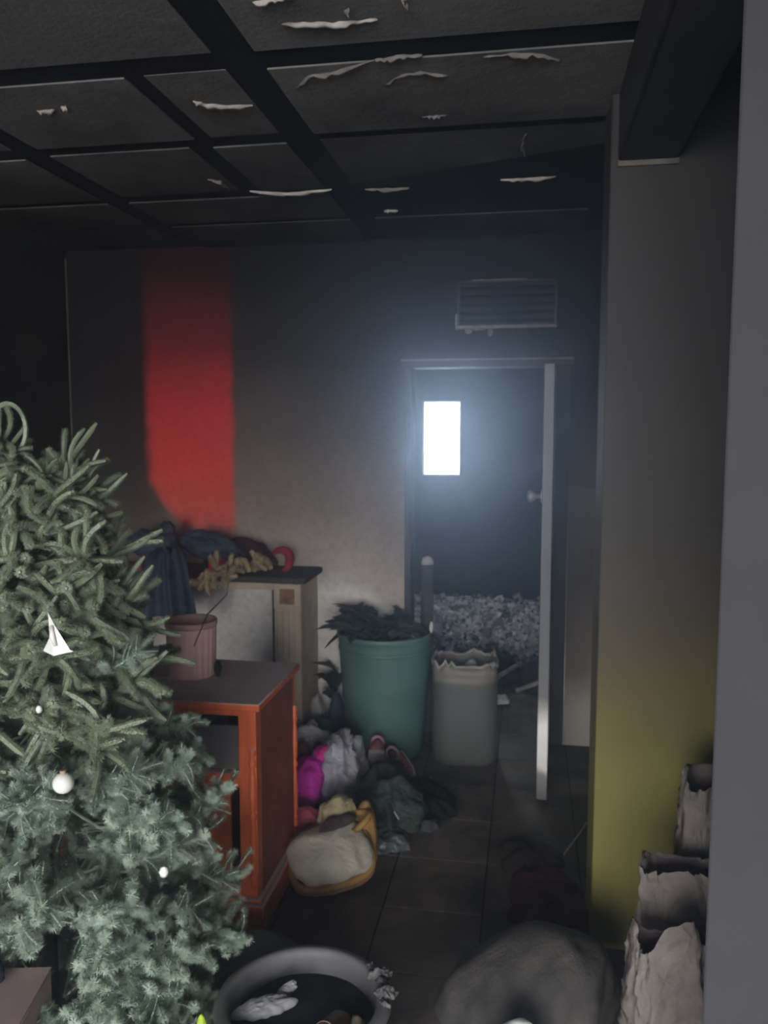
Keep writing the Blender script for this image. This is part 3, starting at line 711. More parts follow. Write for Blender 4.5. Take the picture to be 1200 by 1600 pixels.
for k in range(9500):
    x = rr.uniform(gx0, gx1); y = 5.6 + 1.35*rr.random()**.8
    if x < -1.5 and rr.random() < .6: continue
    s_ = rr.uniform(.006, .019) if rr.random() < .94 else rr.uniform(.02, .042)
    Mx = Matrix.Translation((x, y, rubble_height(x, y) + s_*.3)) @ Euler((rr.uniform(0, 6), rr.uniform(0, 6), rr.uniform(0, 6))).to_matrix().to_4x4()
    a, b, c = s_*rr.uniform(.5, 1.4), s_*rr.uniform(.5, 1.2), s_*rr.uniform(.15, .7)
    vs = [Mx @ Vector((sx*a*rr.uniform(.6, 1), sy*b*rr.uniform(.6, 1), sz*c*rr.uniform(.6, 1))) for sz in (-1, 1) for sy in (-1, 1) for sx in (-1, 1)]
    mb.add(vs, [(0, 2, 3, 1), (4, 5, 7, 6), (0, 1, 5, 4), (2, 6, 7, 3), (0, 4, 6, 2), (1, 3, 7, 5)])
tag(mb.build('rubble_heap', M_rub), 'heap of grey ash and broken rubble on the far room floor', 'rubble', kind='stuff')
# charred boards and lumps in front of the heap
cb_spots = [(-.62, 5.33, .10, .24, .08, .3, 'charred black lump at the foot of the rubble, by the barrel'), (-.25, 5.50, .22, .16, .10, .2, 'charred black lump at the middle front of the rubble'), (.13, 5.42, .14, .18, .12, .1, 'charred black lump at the front of the rubble, by the door edge')]
for k, (x, y, rx, ry, h, rz, lab) in enumerate(cb_spots):
    cloth('charred_lump', lab, 'debris', M_soot, (x, y, 0), rx, ry, h + .06, rz, None, seed=60 + k, amp=.25, freq=7, sub=4)
sticks = [((-.05, 5.18, .055), (.30, 5.30, .13), .016, 'pale charred stick leaning at the doorway, right of the can'), ((-.30, 5.15, .02), (-.02, 5.42, .17), .02, 'broken plank across the foot of the rubble'), ((.02, 5.75, .20), (.34, 5.55, .30), .02, 'bent strip lying high on the rubble near the door')]
for a, b, r_, lab in sticks:
    a, b = Vector(a), Vector(b); mid = (a + b)/2 + Vector((0, 0, .02))
    m_ = MB(); m_.tube([a, mid, b], [r_, r_*.9, r_*.7], 6); tag(m_.build('burnt_stick', plain('ash_coated_stick', (0.26, .25, .25, 1), .8, .5, 20, .3), smooth=True), lab, 'stick')
cloth('white_scrap', 'white crumpled scrap on the floor at the rubble foot', 'scrap', plain('white_scrap', (0.75, .74, .74, 1), .7), (-.165, 5.08, 0), .075, .05, .05, seed=70, amp=.4, freq=25, sub=3)

# ------------------------------------------------------------------ clothes heap between cabinet and barrel
M_whitef = fabric('white_cotton', (0.56, 0.56, 0.63, 1), .22, .7)
M_mag = fabric('magenta_fleece', (0.80, 0.055, 0.58, 1), .2, .5)
M_hot = fabric('hot_pink_satin', (0.85, 0.06, 0.42, 1), .2, .3)
M_pinkc = fabric('rose_pink_cotton', (0.68, 0.15, 0.26, 1), .2, .3)
M_dgreen = fabric('dark_green_nylon', (0.036, 0.048, 0.043, 1), .4, .5, .5)
M_green = fabric('bottle_green_felt', (0.022, 0.085, 0.045, 1), .3, .3)
M_blue = fabric('slate_blue_denim', (0.055, 0.075, 0.115, 1), .3, .3)
M_black = fabric('black_cloth', (0.014, 0.014, 0.017, 1), .3, .4)
M_mauve = fabric('dusty_mauve', (0.17, 0.085, 0.085, 1), .3, .3)
cloth('white_shirt', 'crumpled white shirt spread down the middle of the clothes heap', 'shirt', M_whitef, (-.835, 3.66, 0), .105, .20, .235, .1, seed=1, amp=.42, freq=8, stretch=(1.5, .8, 1), sub=5)
cloth('grey_white_blouse', 'greyish white blouse crumpled at the top left of the heap', 'blouse', fabric('grey_white', (0.40, .40, .44, 1), .25, .6), (-1.05, 3.92, 0), .10, .10, .20, .5, seed=2, amp=.4, freq=8, sub=5)
cloth('magenta_top', 'bright magenta fleece top bunched against the orange cabinet', 'top', M_mag, (-.955, 3.50, 0), .105, .13, .185, .2, seed=3, amp=.3, freq=6, sub=5)
cloth('hot_pink_scarf', 'hot pink satin flap above the magenta top', 'scarf', M_hot, (-.895, 3.58, .15), .058, .06, .085, .7, seed=4, amp=.3, freq=8, sub=4)
cloth('rose_pink_shirt', 'rose pink shirt rolled up under the magenta top by the cabinet', 'shirt', M_pinkc, (-.885, 3.185, 0), .078, .085, .125, .1, seed=5, amp=.16, freq=6, sub=5)
cloth('mauve_sock', 'dusty mauve cloth ball tucked beside the cabinet edge', 'cloth', M_mauve, (-1.045, 3.74, .05), .055, .05, .125, 0, seed=6, amp=.16, freq=8)
cloth('blue_jeans', 'slate blue denim scrap between the white and magenta clothes', 'jeans', M_blue, (-.965, 3.76, .05), .055, .06, .135, .3, seed=7, amp=.25, freq=9)
cloth('black_cloth', 'black cloth strip between the magenta top and the cream bag', 'cloth', M_black, (-.835, 3.31, 0), .09, .045, .10, .45, seed=8, amp=.3, freq=9)
cloth('white_buckle', 'small white clasp lying on the black cloth strip', 'clasp', plain('white_clasp', (.6, .6, .62, 1)), (-.83, 3.285, .098), .020, .008, .012, .5, seed=9, amp=.2, freq=40, sub=3)
cloth('felt_hat', 'bottle green felt hat at the foot of the teal barrel', 'hat', M_green, (-1.04, 4.11, .0), .088, .085, .165, 0, seed=10, amp=.12, freq=6, outline=.12)
cloth('pale_napkin', 'pale grey napkin standing behind the green felt hat', 'napkin', fabric('pale_grey', (.42, .42, .42, 1), .2, .4), (-1.105, 4.27, .0), .05, .045, .235, .3, seed=11, amp=.35, freq=12)
cloth('denim_cloth', 'blue grey denim rag leaning against the left of the barrel', 'rag', M_blue, (-1.00, 4.27, .0), .05, .05, .25, .0, seed=12, amp=.25, freq=9)
lf = thing('fallen_leaf_sprig', 'dark green leaf sprig fallen between barrel and mantel', 'sprig', (-1.03, 4.37, .22))
for k in range(7):
    o = link('leaf', LM[k % 4], None, lf, (rl.uniform(-.02, .02), rl.uniform(-.03, .03), .02*k), (rl.uniform(-.6, .6), -rl.uniform(.5, 1.4), rl.uniform(1.2, 4.4))); o.scale = (.6, .6, .6)
MB().tube([(0, 0, -.22), (.01, 0, -.1), (0, 0, .12)], .005, 6).build('stem', M_leaf, lf, smooth=True)
cloth('green_jacket', 'dark green nylon jacket crumpled right of the white shirt', 'jacket', M_dgreen, (-.585, 3.44, 0), .135, .20, .17, .15, seed=13, amp=.34, freq=6, sub=5)
cloth('black_trousers', 'black trousers sprawled on the floor right of the green jacket', 'trousers', M_black, (-.45, 3.62, 0), .13, .20, .06, .4, seed=14, amp=.35, freq=7, sub=5)
cloth('grey_plastic_bag', 'grey translucent plastic bag under the green jacket', 'bag', plain('dull_grey_plastic', (0.085, .098, .10, 1), .3, .4, 20, .4, .5), (-.535, 3.205, 0), .085, .07, .055, .1, seed=15, amp=.4, freq=12, sub=5)
cloth('dark_glove', 'dark grey glove on the floor right of the plastic bag', 'glove', fabric('charcoal_knit', (.07, .07, .073, 1)), (-.40, 3.39, 0), .055, .045, .035, .3, seed=16, amp=.35, freq=18)
m_ = MB(); m_.tube([(-.05, 0, 0), (-.01, .005, .004), (.05, 0, 0)], [.004, .005, .003], 6); tag(m_.build('cord_end', plain('cream_cord', (.40, .38, .30, 1)), None, (-.535, 3.29, .115), (0, .45, -.7), smooth=True), 'short cream cord lying on the green jacket', 'cord')

# cream bag with ochre binding
M_cream = fabric('cream_canvas', (0.60, 0.555, 0.47, 1), .18, .35)
M_ochre = fabric('ochre_binding', (0.40, 0.235, 0.075, 1), .3, .3)
M_sand = fabric('sand_yellow_lining', (0.40, 0.345, 0.20, 1), .25, .4)
bg_ = thing('canvas_bag', 'cream canvas bag with ochre binding slumped in front of the clothes heap', 'bag', (-.715, 2.935, 0), (0, 0, math.radians(14)))
def pillow(rx, ry, t, p=.62, n=56, lv=9, amp=.012, freq=8, seed=0):
    ring = super_ring(1, 1, p, n); vs = []; fs = []
    lev = [math.sin(math.pi/2*(-1 + 2*i/(2*lv))) for i in range(0, 2*lv + 1)]
    rows_ = []
    for i in range(2*lv + 1):
        a = -math.pi/2 + math.pi*i/(2*lv); k = max(.001, math.cos(a))**.8; z = math.sin(a)*t
        rows_.append([(x*rx*k, y*ry*k, z) for x, y in ring])
    vs, fs = loft(rows_, True, True)
    out = []
    for (x, y, z) in vs:
        d = Vector((x/rx, y/ry, z/t*.6)); 
        if d.length > 1e-5: d.normalize()
        q = Vector((x, y, z))*freq + Vector((seed, seed*2, 0)); r_ = ridged(q, 3)*amp
        out.append((x + d.x*r_, y + d.y*r_, z + d.z*r_))
    return out, fs
vs, fs = pillow(.150, .120, .060, seed=1, amp=.016, freq=7)
Rb = Euler((math.radians(27), math.radians(-9), math.radians(10))).to_matrix()
vs = [tuple(Rb @ Vector(p) + Vector((0, -.01, .100))) for p in vs]
MB().add(vs, fs).build('body', M_cream, bg_, smooth=True)
ringp = [tuple(Rb @ Vector((x*.155, y*.128, -.012)) + Vector((0, -.01, .100))) for x, y in super_ring(1, 1, .62, 56)]
m_ = MB(); m_.tube(ringp + [ringp[0]], .0135, 8, False); m_.build('binding', M_ochre, bg_, smooth=True)
ringp = [tuple(Rb @ Vector((x*.157, y*.130, -.038)) + Vector((0, -.01, .100))) for x, y in super_ring(1, 1, .62, 56)]
m_ = MB(); m_.tube(ringp + [ringp[0]], .009, 8, False); m_.build('piping', M_rosette, bg_, smooth=True)
link('flap', crumple_mesh(.115, .075, .215, seed=22, amp=.26, freq=8, outline=.2, sub=5), M_sand, bg_, (.040, .150, .0))
link('dark_patch', crumple_mesh(.080, .030, .020, seed=24, amp=.25, freq=12, outline=.2, sub=4, under=1), fabric('grey_lining', (.065, .058, .058, 1)), bg_, (.03, .062, .172), (math.radians(35), math.radians(-12), .45))
st = bez((.10, .03, .17), (.16, .0, .24), (.18, .10, .22), (.10, .13, .19), 12) + bez((.10, .13, .19), (.04, .13, .18), (.04, .05, .18), (.10, .02, .16), 12)[1:]
m_ = MB(); m_.tube(st, .013, 8); m_.build('strap', M_ochre, bg_, smooth=True)
link('side_gusset', crumple_mesh(.045, .085, .20, seed=25, amp=.15, freq=8, outline=.2, sub=4), M_ochre, bg_, (.145, .145, .0))

# pink trainers
def shoe(name, label, loc, rot):
    t_ = thing(name, label, 'shoe', loc, rot, 'pink trainers')
    L = .17
    def foot(s_): return .030 + .010*math.sin(s_*2.6 + .5) - .012*max(0, s_ - .8)/.2
    rings = []; NN = 20
    for i in range(13):
        s_ = i/12; w = foot(s_)*(1 if 0 < i < 12 else .45); hgt = .075 - .045*max(0, min(1, (s_ - .35)/.5))
        if i in (0, 12): hgt *= .7
        rings.append([((s_ - .5)*L, w*math.cos(a), .016 + hgt*max(0, math.sin(a))**.8) if math.sin(a) > 0 else ((s_ - .5)*L, w*math.cos(a), .016) for a in [2*math.pi*k/NN for k in range(NN)]])
    vs, fs = loft(rings, True, True)
    MB().add(vs, fs).build('upper', fabric(name + '_pink', (.36, .13, .145, 1), .3, .3), t_, smooth=True)
    sr = [((s_ - .5)*L*1.05, sg*(foot(s_) + .004)) for sg, rg_ in ((1, range(13)), (-1, range(12, -1, -1))) for s_ in [q/12 for q in rg_]]
    nn = len(sr); vs = [(x, y, 0) for x, y in sr] + [(x, y, .019) for x, y in sr]
    fs = [tuple(range(nn - 1, -1, -1)), tuple(range(nn, 2*nn))] + [(k, (k+1) % nn, nn + (k+1) % nn, nn + k) for k in range(nn)]
    MB().add(vs, fs).build('sole', plain(name + '_sole', (.46, .40, .40, 1), .7, .15), t_)
    cr = [(-.045 + .036*math.cos(a), .027*math.sin(a), .088 + .010*math.cos(a + 3.14)) for a in [2*math.pi*k/20 for k in range(21)]]
    m_ = MB(); m_.tube(cr, .008, 8, False); m_.build('collar', fabric(name + '_collar', (.52, .30, .32, 1)), t_, smooth=True)
    m_ = MB(); m_.add([(p[0], p[1], p[2] + .001) for p in cr[:-1]] + [(-.045, 0, .080)], [(k, (k+1) % 20, 20) for k in range(20)]); m_.build('opening', M_black, t_)
    for q in range(3): MB().tube([(.0 + q*.018, -.022, .074 - q*.010), (.0 + q*.018, 0, .086 - q*.011), (.0 + q*.018, .022, .074 - q*.010)], .003, 5).build('lace', plain('pink_lace%d' % q, (.5, .4, .4, 1)), t_)
    return t_
shoe('pink_trainer', 'pink trainer with its dark opening facing the room, by the barrel', (-.70, 3.86, .075), (math.radians(0), math.radians(52), math.radians(97)))
shoe('pink_trainer', 'pink trainer lying on its side nearest the jerrycan', (-.565, 3.86, .055), (math.radians(40), math.radians(20), math.radians(-55)))

# small litter by the barrel
for k, (x, y, s_) in enumerate(((-.475, 3.83, .012), (-.44, 3.90, .008), (-.47, 3.66, .008))):
    cloth('paper_bit', ['tiny pale paper bit on the floor just right of the trainers', 'tiniest pale paper bit nearest the jerrycan foot', 'tiny pale paper bit lying by the black trousers'][k], 'paper', M_flake, (x, y, .0), s_, s_*.8, s_, seed=80 + k, amp=.3, freq=60, sub=2, group='paper bits by the barrel')

# floor right: wire, wine-red cloth
m_ = MB(); m_.tube(bez((.275, 3.53, .012), (.25, 3.42, .03), (.18, 3.28, .012), (.13, 3.14, .008), 14), .004, 6)
tag(m_.build('metal_rod', plain('thin_steel', (.32, .31, .32, 1), .35, .2, 20, 0, .5), smooth=True), 'thin pale metal rod on the floor behind the pillar', 'rod')
M_wine = fabric('wine_red_cloth', (0.085, 0.026, 0.038, 1), .5, .5)
cloth('wine_red_cloth', 'dark wine red cloth crumpled on the floor beside the pillar', 'cloth', M_wine, (.10, 2.86, 0), .15, .22, .06, .2, seed=90, amp=.3, freq=8, sub=5)
cloth('brown_rag', 'dark brown rag on the floor beyond the wine red cloth', 'rag', fabric('dark_brown_rag', (.06, .045, .04, 1), .4, .5), (.04, 3.18, 0), .14, .14, .035, .5, seed=91, amp=.35, freq=9, sub=4)

# ------------------------------------------------------------------ foreground right: grey bundle and paper sacks
def mat_bundle():
    n = NT('ash_grey_canvas'); v = n.obj()
    c = n.ramp(n.noise(7, 6, .65, v), [(.3, (0.038, .035, .033, 1)), (.55, (0.072, .066, .061, 1)), (.75, (0.105, .096, .088, 1))])
    n.col(c); n.rough(.9, .15); n.bump(n.noise(70, 5, .7, v), .5, .01); return n.m
bundle_me = crumple_mesh(.245, .20, .235, seed=33, amp=.09, freq=4, outline=.10, sub=5, under=.2)
for v_ in bundle_me.vertices: v_.co.x += .32*v_.co.z - .03
tag(link('stuffed_sack', bundle_me, mat_bundle(), None, (.035, 2.25, 0)), 'rounded ash-grey stuffed bundle on the floor before the pillar', 'bundle')
cloth('white_plastic_cup', 'white crumpled plastic rag at the bottom edge before the grey bundle', 'plastic', plain('white_plastic', (.80, .79, .78, 1), .4, .08), (.005, 1.93, 0), .09, .07, .225, 0, seed=34, amp=.1, freq=8)
def mat_paper():
    n = NT('brown_kraft_paper'); v = n.obj()
    n.col(n.mix(n.rng(n.noise(7, 5, .6, v), .3, .7), (0.155, 0.132, 0.120, 1), (0.225, 0.192, 0.175, 1))); n.rough(.75, .2)
    vo = n.new('ShaderNodeTexVoronoi'); vo.feature = 'DISTANCE_TO_EDGE'; vo.inputs['Scale'].default_value = 13; n.link(v, vo.inputs['Vector'])
    n.bump(n.math('ADD', n.rng(vo.outputs['Distance'], 0, .25), n.noise(35, 4, .6, v)), .5, .012)
    return n.m
M_paper = mat_paper()
M_paper_in = plain('dark_paper_inside', (0.10, .085, .078, 1), .85, .3, 9, .2)
def sack(label, loc, rx, ry, h, rotz, seed, lobes, lean=(0, 0)):
    """an upright paper sack: creased walls, and a mouth whose lip height follows lobes (angle in degrees: height factor)"""
    t_ = thing('paper_sack', label, 'sack', loc, (0, 0, rotz), 'crumpled paper sacks by the pillar')
    N_, Rn = 96, 56; rings = []
    off = Vector((seed*4.7, seed*2.9, 0)); lob = sorted(lobes); lob = [(lob[-1][0] - 360, lob[-1][1])] + lob + [(lob[0][0] + 360, lob[0][1])]
    def lip(a):
        a = math.degrees(a) % 360
        for (a0, h0), (a1, h1) in zip(lob, lob[1:]):
            if a0 <= a <= a1:
                u = (a - a0)/(a1 - a0); u = u*u*(3 - 2*u); return h0 + (h1 - h0)*u
        return 1
    for i in range(Rn + 1):
        t = i/Rn; ring = []
        for j, (x, y) in enumerate(super_ring(rx, ry, .62, N_)):
            a = 2*math.pi*j/N_; L_ = lip(a)
            q = Vector((math.cos(a)*1.5, math.sin(a)*1.5, t*2.6)) + off
            q2 = Vector((math.cos(a)*1.5 + t*1.3, math.sin(a)*1.5 - t, t*3.4)) + off
            r1 = 1 + .16*ridged(q*1.1, 2) + .075*ridged(q2*3.0, 3)
            pinch = 1 - .18*max(0, (t - .6)/.4)**1.4; py_ = 1 - .55*max(0, (t - .45)/.55)**1.3
            fold = .10*max(0, (t - .86)/.14)**2*math.sin(a*3 + seed)
            ring.append((x*r1*(pinch + fold) + lean[0]*t*t, y*r1*(py_ + fold) + lean[1]*t*t, max(0, h*t*(1 + (L_ - 1)*t*t) + .012*noise.noise(q*5)*t)))
        rings.append(ring)
    rin = []
    for i in range(Rn, Rn - 20, -1):
        cx = sum(p[0] for p in rings[i])/N_; cy = sum(p[1] for p in rings[i])/N_
        rin.append([((p[0] - cx)*.96 + cx, (p[1] - cy)*.95 + cy, p[2]) for p in rings[i]])
    vs, fs = loft(rings, True, False); MB().add(vs, fs).build('paper_wall', M_paper, t_, smooth=True)
    vs, fs = loft([rings[-1]] + rin, False, True); MB().add(vs, fs).build('inner_lining', M_paper_in, t_, smooth=True)
    return t_
sack('crumpled brown paper sack nearest the camera, lowest of the three', (.365, 1.95, 0), .10, .10, .50, .1, 1, [(180, 1.08), (205, .99), (235, .97), (275, 1.15), (330, 1.0), (40, 1.0), (110, .98)], (-.015, 0))
sack('crumpled brown paper sack in the middle, its top folded to the left', (.45, 2.17, 0), .105, .10, .56, -.1, 2, [(185, 1.06), (215, 1.0), (270, 1.03), (330, 1.02), (30, 1.05), (110, 1.02)], (-.05, -.02))
sack('tallest crumpled paper sack, half hidden behind the grey wall', (.555, 2.36, 0), .10, .09, .74, .3, 3, [(180, 1.04), (220, .97), (280, .98), (0, 1.1), (90, 1.02)], (-.03, 0))

# ------------------------------------------------------------------ foreground: grey tub
M_tub = plain('dusty_grey_plastic', (0.14, 0.133, 0.14, 1), .55, .2, 8, .1, .35, .4, (0.17, .16, .165, 1))
tb = thing('plastic_tub', 'round grey plastic tub with a broad rim in the bottom foreground', 'tub', (-.525, 1.865, 0))
m_ = MB(); m_.lathe([(.150, 0), (.155, .005), (.182, .27), (.186, .278), (.215, .283), (.219, .290), (.214, .300), (.192, .306), (.184, .300), (.181, .285), (.150, .02), (0, .016)], 64)
m_.build('body', M_tub, tb, smooth=True)
m_ = MB(); m_.lathe([(.176, 0), (.12, .004), (.06, .010), (.0, .012)], 40, (0, 0, .245), wob=lambda a, z: 1 - .03*abs(math.sin(3*a))); m_.build('ash_filling', mat_soot('tub_ash', (.012, .012, .012, 1), (.05, .048, .047, 1), .9, 9), tb)
rb_ = random.Random(4)
tag(link('white_cloth_scrap', crumple_mesh(.075, .026, .014, seed=41, amp=.5, freq=18, outline=.25, sub=5, under=1), fabric('white_linen', (.40, .39, .42, 1), .12, .3), None, (-.625, 1.85, .258), (.15, -.10, .42)), 'long white pointed cloth scrap lying across the left of the tub', 'cloth')
tag(link('white_cloth_scrap', crumple_mesh(.036, .018, .012, seed=42, amp=.5, freq=22, outline=.25, sub=5, under=1), fabric('white_linen2', (.38, .37, .40, 1), .12, .3), None, (-.585, 1.92, .262), (.25, -.55, .75)), 'smaller white cloth scrap standing behind the long one in the tub', 'cloth')
rc_ = thing('rusty_can', 'red-brown crushed can lying at the right side of the tub', 'can', (-.435, 1.80, .282), (math.radians(72), 0, math.radians(-12)))
m_ = MB(); m_.lathe([(0, -.055), (.022, -.055), (.027, -.050), (.028, -.045), (.028, .040), (.025, .048), (.022, .055), (.018, .055), (.017, .051), (0, .051)], 28, wob=lambda a, z: 1 - .16*max(0, math.sin(2*a + z*30)))
m_.build('can_body', plain('rusty_red', (.085, .026, .019, 1), .5, .4, 18, .3), rc_, smooth=True)
m_ = MB(); m_.lathe([(.0275, 0), (.0295, .001), (.0295, .004), (.0275, .005)], 28, (0, 0, .042), closed=True); m_.build('can_rim', plain('dull_tin', (.14, .12, .11, 1), .4), rc_, smooth=True)
cloth('pale_stick_bundle', 'pale narrow bundle beside the red-brown can in the tub', 'bundle', plain('pale_wood', (.24, .21, .18, 1), .8), (-.385, 1.84, .246), .018, .03, .035, .3, seed=44, amp=.3, freq=26, outline=.2)
for k, (ad, rr_) in enumerate(((2, .013), (11, .019), (24, .012), (31, .021), (45, .010))):
    a = math.radians(ad); cloth('ash_clod', ['lowest grey ash clod on the right rim of the tub', 'second ash clod up along the right rim of the tub', 'middle ash clod of the five on the tub rim', 'fourth ash clod up along the right rim of the tub', 'topmost grey ash clod on the right rim of the tub'][k], 'ash', plain('ash_clod%d' % k, (.11, .107, .11, 1), .95, .5, 60, .6), (-.525 + .203*math.cos(a), 1.865 + .203*math.sin(a), .300), rr_, rr_*.8, rr_*.8, a, 'ash clods on the tub rim', seed=50 + k, amp=.9, freq=70, outline=.5, sub=4)
bo = thing('grey_bowl', 'dark grey bowl rim showing behind the tub under the cabinet', 'bowl', (-.80, 2.22, 0))
m_ = MB(); m_.lathe([(.10, 0), (.105, .004), (.155, .10), (.172, .112), (.172, .122), (.160, .124), (.148, .11), (.098, .012), (0, .010)], 48)
m_.build('shell', plain('dark_grey_bowl', (.075, .072, .08, 1), .5, .2), bo, smooth=True)

# bottom left: pink box, dark blue cloth, lime scrap
bx2 = thing('cardboard_box', 'dusty pink cardboard box at the bottom left corner', 'box', (-1.10, 1.46, 0), (0, 0, math.radians(12)))
M_box = plain('dusty_pink_card', (.42, .30, .285, 1), .85, .15, 8, .1)
MB().box(-.12, .10, -.11, .11, 0, .505).build('carton', M_box, bx2, bevel=.004)
MB().box(-.12, -.011, -.11, .11, .5055, .510).build('flap', M_box, bx2); MB().box(-.009, .10, -.11, .11, .5055, .510).build('flap', M_box, bx2)
cloth('dark_blue_cloth', 'dark blue cloth on the pink box in the bottom left corner', 'cloth', fabric('dark_blue', (.035, .038, .06, 1)), (-1.155, 1.50, .5105), .055, .06, .07, 0, seed=51, amp=.2, freq=10)

# ------------------------------------------------------------------ artificial Christmas tree
def mat_needles(name, c0, c1):
    n = NT(name); oi = n.new('ShaderNodeObjectInfo'); gg = n.new('ShaderNodeNewGeometry')
    c = n.mix(oi.outputs['Random'], c0, c1)
    c = n.mix(n.math('MULTIPLY', gg.outputs['Random Per Island'], .45), c, scale3(c1, 1.5))
    n.col(c); n.rough(.5, .4); n.b.inputs['Sheen Weight'].default_value = .15
    return n.m
M_needle_lo = mat_needles('green_needles', (0.250, 0.325, 0.250, 1), (0.300, 0.370, 0.290, 1))
M_needle_hi = mat_needles('olive_needles', (0.150, 0.185, 0.120, 1), (0.185, 0.215, 0.142, 1))
TX, TY = -1.21, 1.86
tree = thing('christmas_tree', 'bushy artificial green Christmas tree with bent twigs in the left foreground', 'tree', (TX, TY, 0))
m_ = MB(); m_.tube([(0, 0, 0.0), (0, 0, .8), (.0, 0, 1.52)], [.028, .024, .012], 10); m_.build('trunk', plain('tree_pole', (.05, .055, .04, 1)), tree, smooth=True)
rb = random.Random(101)
def branch_mesh(L, ntw, twl, r, needle, dens, width, mat, rnd, bend, tilt, core):
    mb = MB(); main = wander((0, 0, 0), (1, 0, 0), L, 8, bend*.4, rnd)
    mb.tube(main, [.004]*9, 5)
    fuzz_twig(mb, main[4:], r, needle, dens, rnd, width, core, tilt)
    for k in range(ntw):
        t = 3 + 5*((k + rnd.random())/ntw); i = min(int(t), 7); p = main[i].lerp(main[i+1], t - i)
        d = (main[i+1] - main[i]).normalized(); an = rnd.uniform(0, 6.283)
        o_ = d.orthogonal().normalized(); side = o_*math.cos(an) + d.cross(o_)*math.sin(an)
        fuzz_twig(mb, wander(p, d*rnd.uniform(.25, 1.0) + side*.9, twl*rnd.uniform(.7, 1.25), 6, bend, rnd), r, needle, dens, rnd, width, core, tilt)
    me = mb.mesh('branch'); me.materials.append(mat); return me
def radius(z):
    pts = [(.15, .55), (.43, .56), (.70, .54), (.90, .44), (1.20, .345), (1.40, .30), (1.56, .22), (1.68, .10)]
    if z <= pts[0][0]: return pts[0][1]
    for (a, ra), (b, rb2) in zip(pts, pts[1:]):
        if z <= b: return ra + (rb2 - ra)*(z - a)/(b - a)
    return pts[-1][1]
LOW = [branch_mesh(.30 + .05*(k % 3), 36, .080, .012, .017, 5200, .0017, M_needle_lo, rb, 1.0, .25, .18) for k in range(8)]
HIGH = [branch_mesh(.20 + .05*(k % 3), 12, .140, .017, .012, 4800, .0019, M_needle_hi, rb, 1.4, .2, .52) for k in range(8)]
NB = 292
for k in range(NB):
    u = (k + .5)/NB; z = .08 + 1.52*u**1.12
    R_ = radius(z); hi = z > 1.02 + rb.uniform(-.12, .12)
    me = rb.choice(HIGH if hi else LOW)
    ang = k*2.39996 + rb.uniform(-.3, .3)
    Lm = .20 + .05*1 if hi else .35
    r0 = max(.02, R_ - (.30 if hi else .38)) * rb.uniform(.60, 1.0)
    o = link('branch', me, None, tree, (r0*math.cos(ang), r0*math.sin(ang), z - .02), (rb.uniform(0, 6.28), -rb.uniform(-.45, .55) - (.5 if z > 1.4 else 0), ang))
    sc_ = min(1.0, max(.55, (R_ - r0)/(.36 if hi else .46))); o.scale = (sc_,)*3
    o.rotation_mode = 'XYZ'
# one springy bare hook at the crown
mb = MB(); fuzz_twig(mb, [(-.03 + .045*math.cos(t), 0, 1.70 + .06*math.sin(t)) for t in [math.radians(-60 + 15*i) for i in range(15)]], .010, .006, 1500, rb, .002, .6, .5)
mb.build('hooked_twig', M_needle_hi, tree, (.02, -.05, 0))

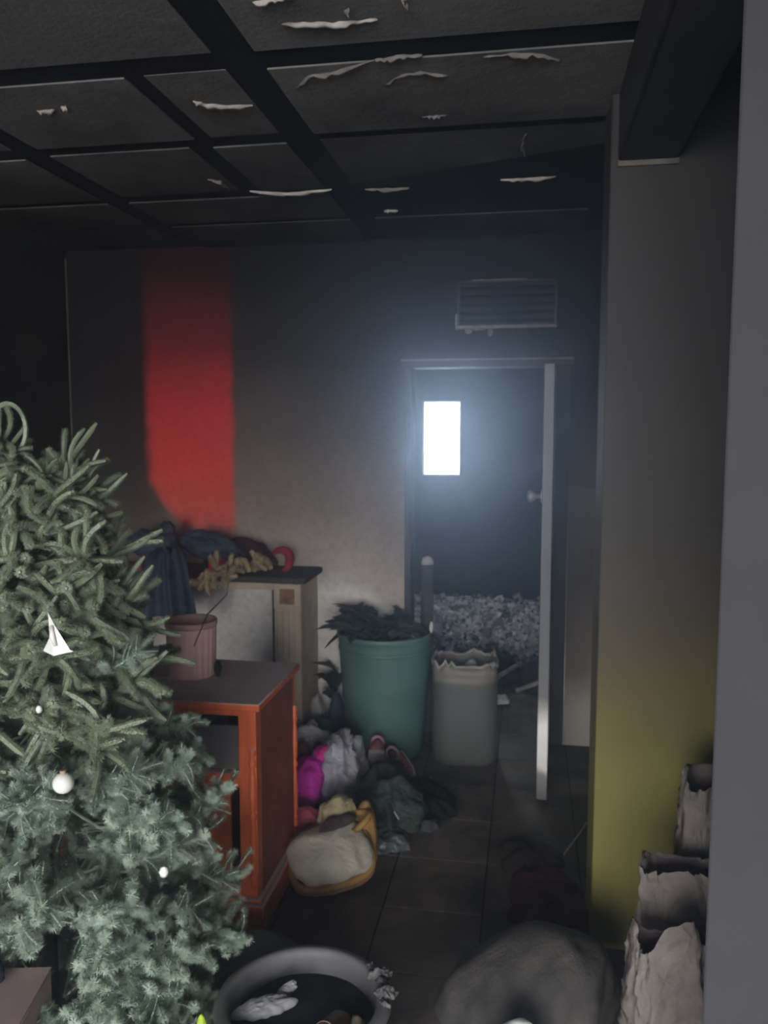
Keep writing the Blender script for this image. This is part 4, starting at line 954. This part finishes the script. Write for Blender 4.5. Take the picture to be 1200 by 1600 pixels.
# ornaments on the tree
M_orn = plain('white_gloss', (.82, .80, .74, 1), .25, .05, 6, 0, .5)
bo_ = thing('white_bow_ornament', 'white folded paper bow caught in the upper branches of the tree', 'ornament', (-.935, 1.52, 1.285))
mb = MB(); mb.add([(-.020, 0, .045), (.002, -.012, .020), (.028, -.004, -.030), (.034, 0, -.034), (.0, -.018, -.040), (-.034, 0, -.036), (-.012, -.01, -.004), (-.020, .006, .043), (.0, .008, -.03)],
    [(0, 6, 1), (1, 6, 4, 2), (2, 4, 3), (6, 5, 4), (0, 7, 6), (7, 8, 5, 6), (7, 0, 1, 8), (8, 1, 2, 3), (8, 3, 4, 5)])
mb.build('paper_wing', M_orn, bo_)
m_ = MB(); m_.tube([(-.005, -.012, .02), (.0, -.02, .0), (.004, -.015, -.02)], [.004, .006, .004], 6); m_.build('fold', M_orn, bo_, smooth=True)
bl_ = thing('white_bauble', 'white glossy bauble in the middle of the tree', 'ornament', (-.905, 1.47, .995))
m_ = MB(); m_.lathe([(.0, -.021)] + [(.021*math.cos(t), .021*math.sin(t)) for t in [math.radians(-75 + 15*i) for i in range(11)]] + [(.0, .021)], 20); m_.build('ball', M_orn, bl_, smooth=True)
m_ = MB(); m_.lathe([(.006, .019), (.006, .027), (0, .027)], 10); m_.build('cap', M_gold, bl_)
for k, (x, y, z, r_, lab) in enumerate(((-.705, 1.49, .815, .010, 'small white light bulb low in the tree, near its right side'), (-.99, 1.53, 1.12, .007, 'small white light bulb above the bauble, at the left of the tree'))):
    t_ = thing('tree_light', lab, 'light bulb', (x, y, z), (.3, .2, 0), 'tree lights')
    m_ = MB(); m_.lathe([(.0, r_*1.6), (r_*.6, r_*1.3), (r_, .4*r_), (r_*.8, -.6*r_), (0, -r_)], 12); m_.build('bulb', M_orn, t_, smooth=True)
    m_ = MB(); m_.lathe([(r_*.5, -2.2*r_), (r_*.5, -.8*r_), (0, -.8*r_)], 10); m_.build('socket', M_leaf, t_)
cloth('lime_tag', 'tiny lime green scrap between tree and tub at the bottom', 'scrap', plain('lime', (.45, .62, .05, 1), .5), (-.705, 1.66, .0), .03, .02, .335, 0, seed=97, amp=.08, freq=14)

# ------------------------------------------------------------------ haze volume added in the front room to imitate lens glow
n = NT('lens_glow_haze'); n.n.remove(n.b)
vs_ = n.new('ShaderNodeVolumeScatter'); vs_.inputs['Color'].default_value = (.60, .74, 1.0, 1); vs_.inputs['Density'].default_value = .055; vs_.inputs['Anisotropy'].default_value = .88
n.link(vs_.outputs[0], n.n['Material Output'].inputs['Volume'])
hz = MB().box(LX + .01, 1.35, .05, 4.40, .02, CZ - .05).build('lens_glow_haze', n.m)
tag(hz, 'thin bluish haze volume added to imitate lens glow around the window', 'haze', kind='stuff')
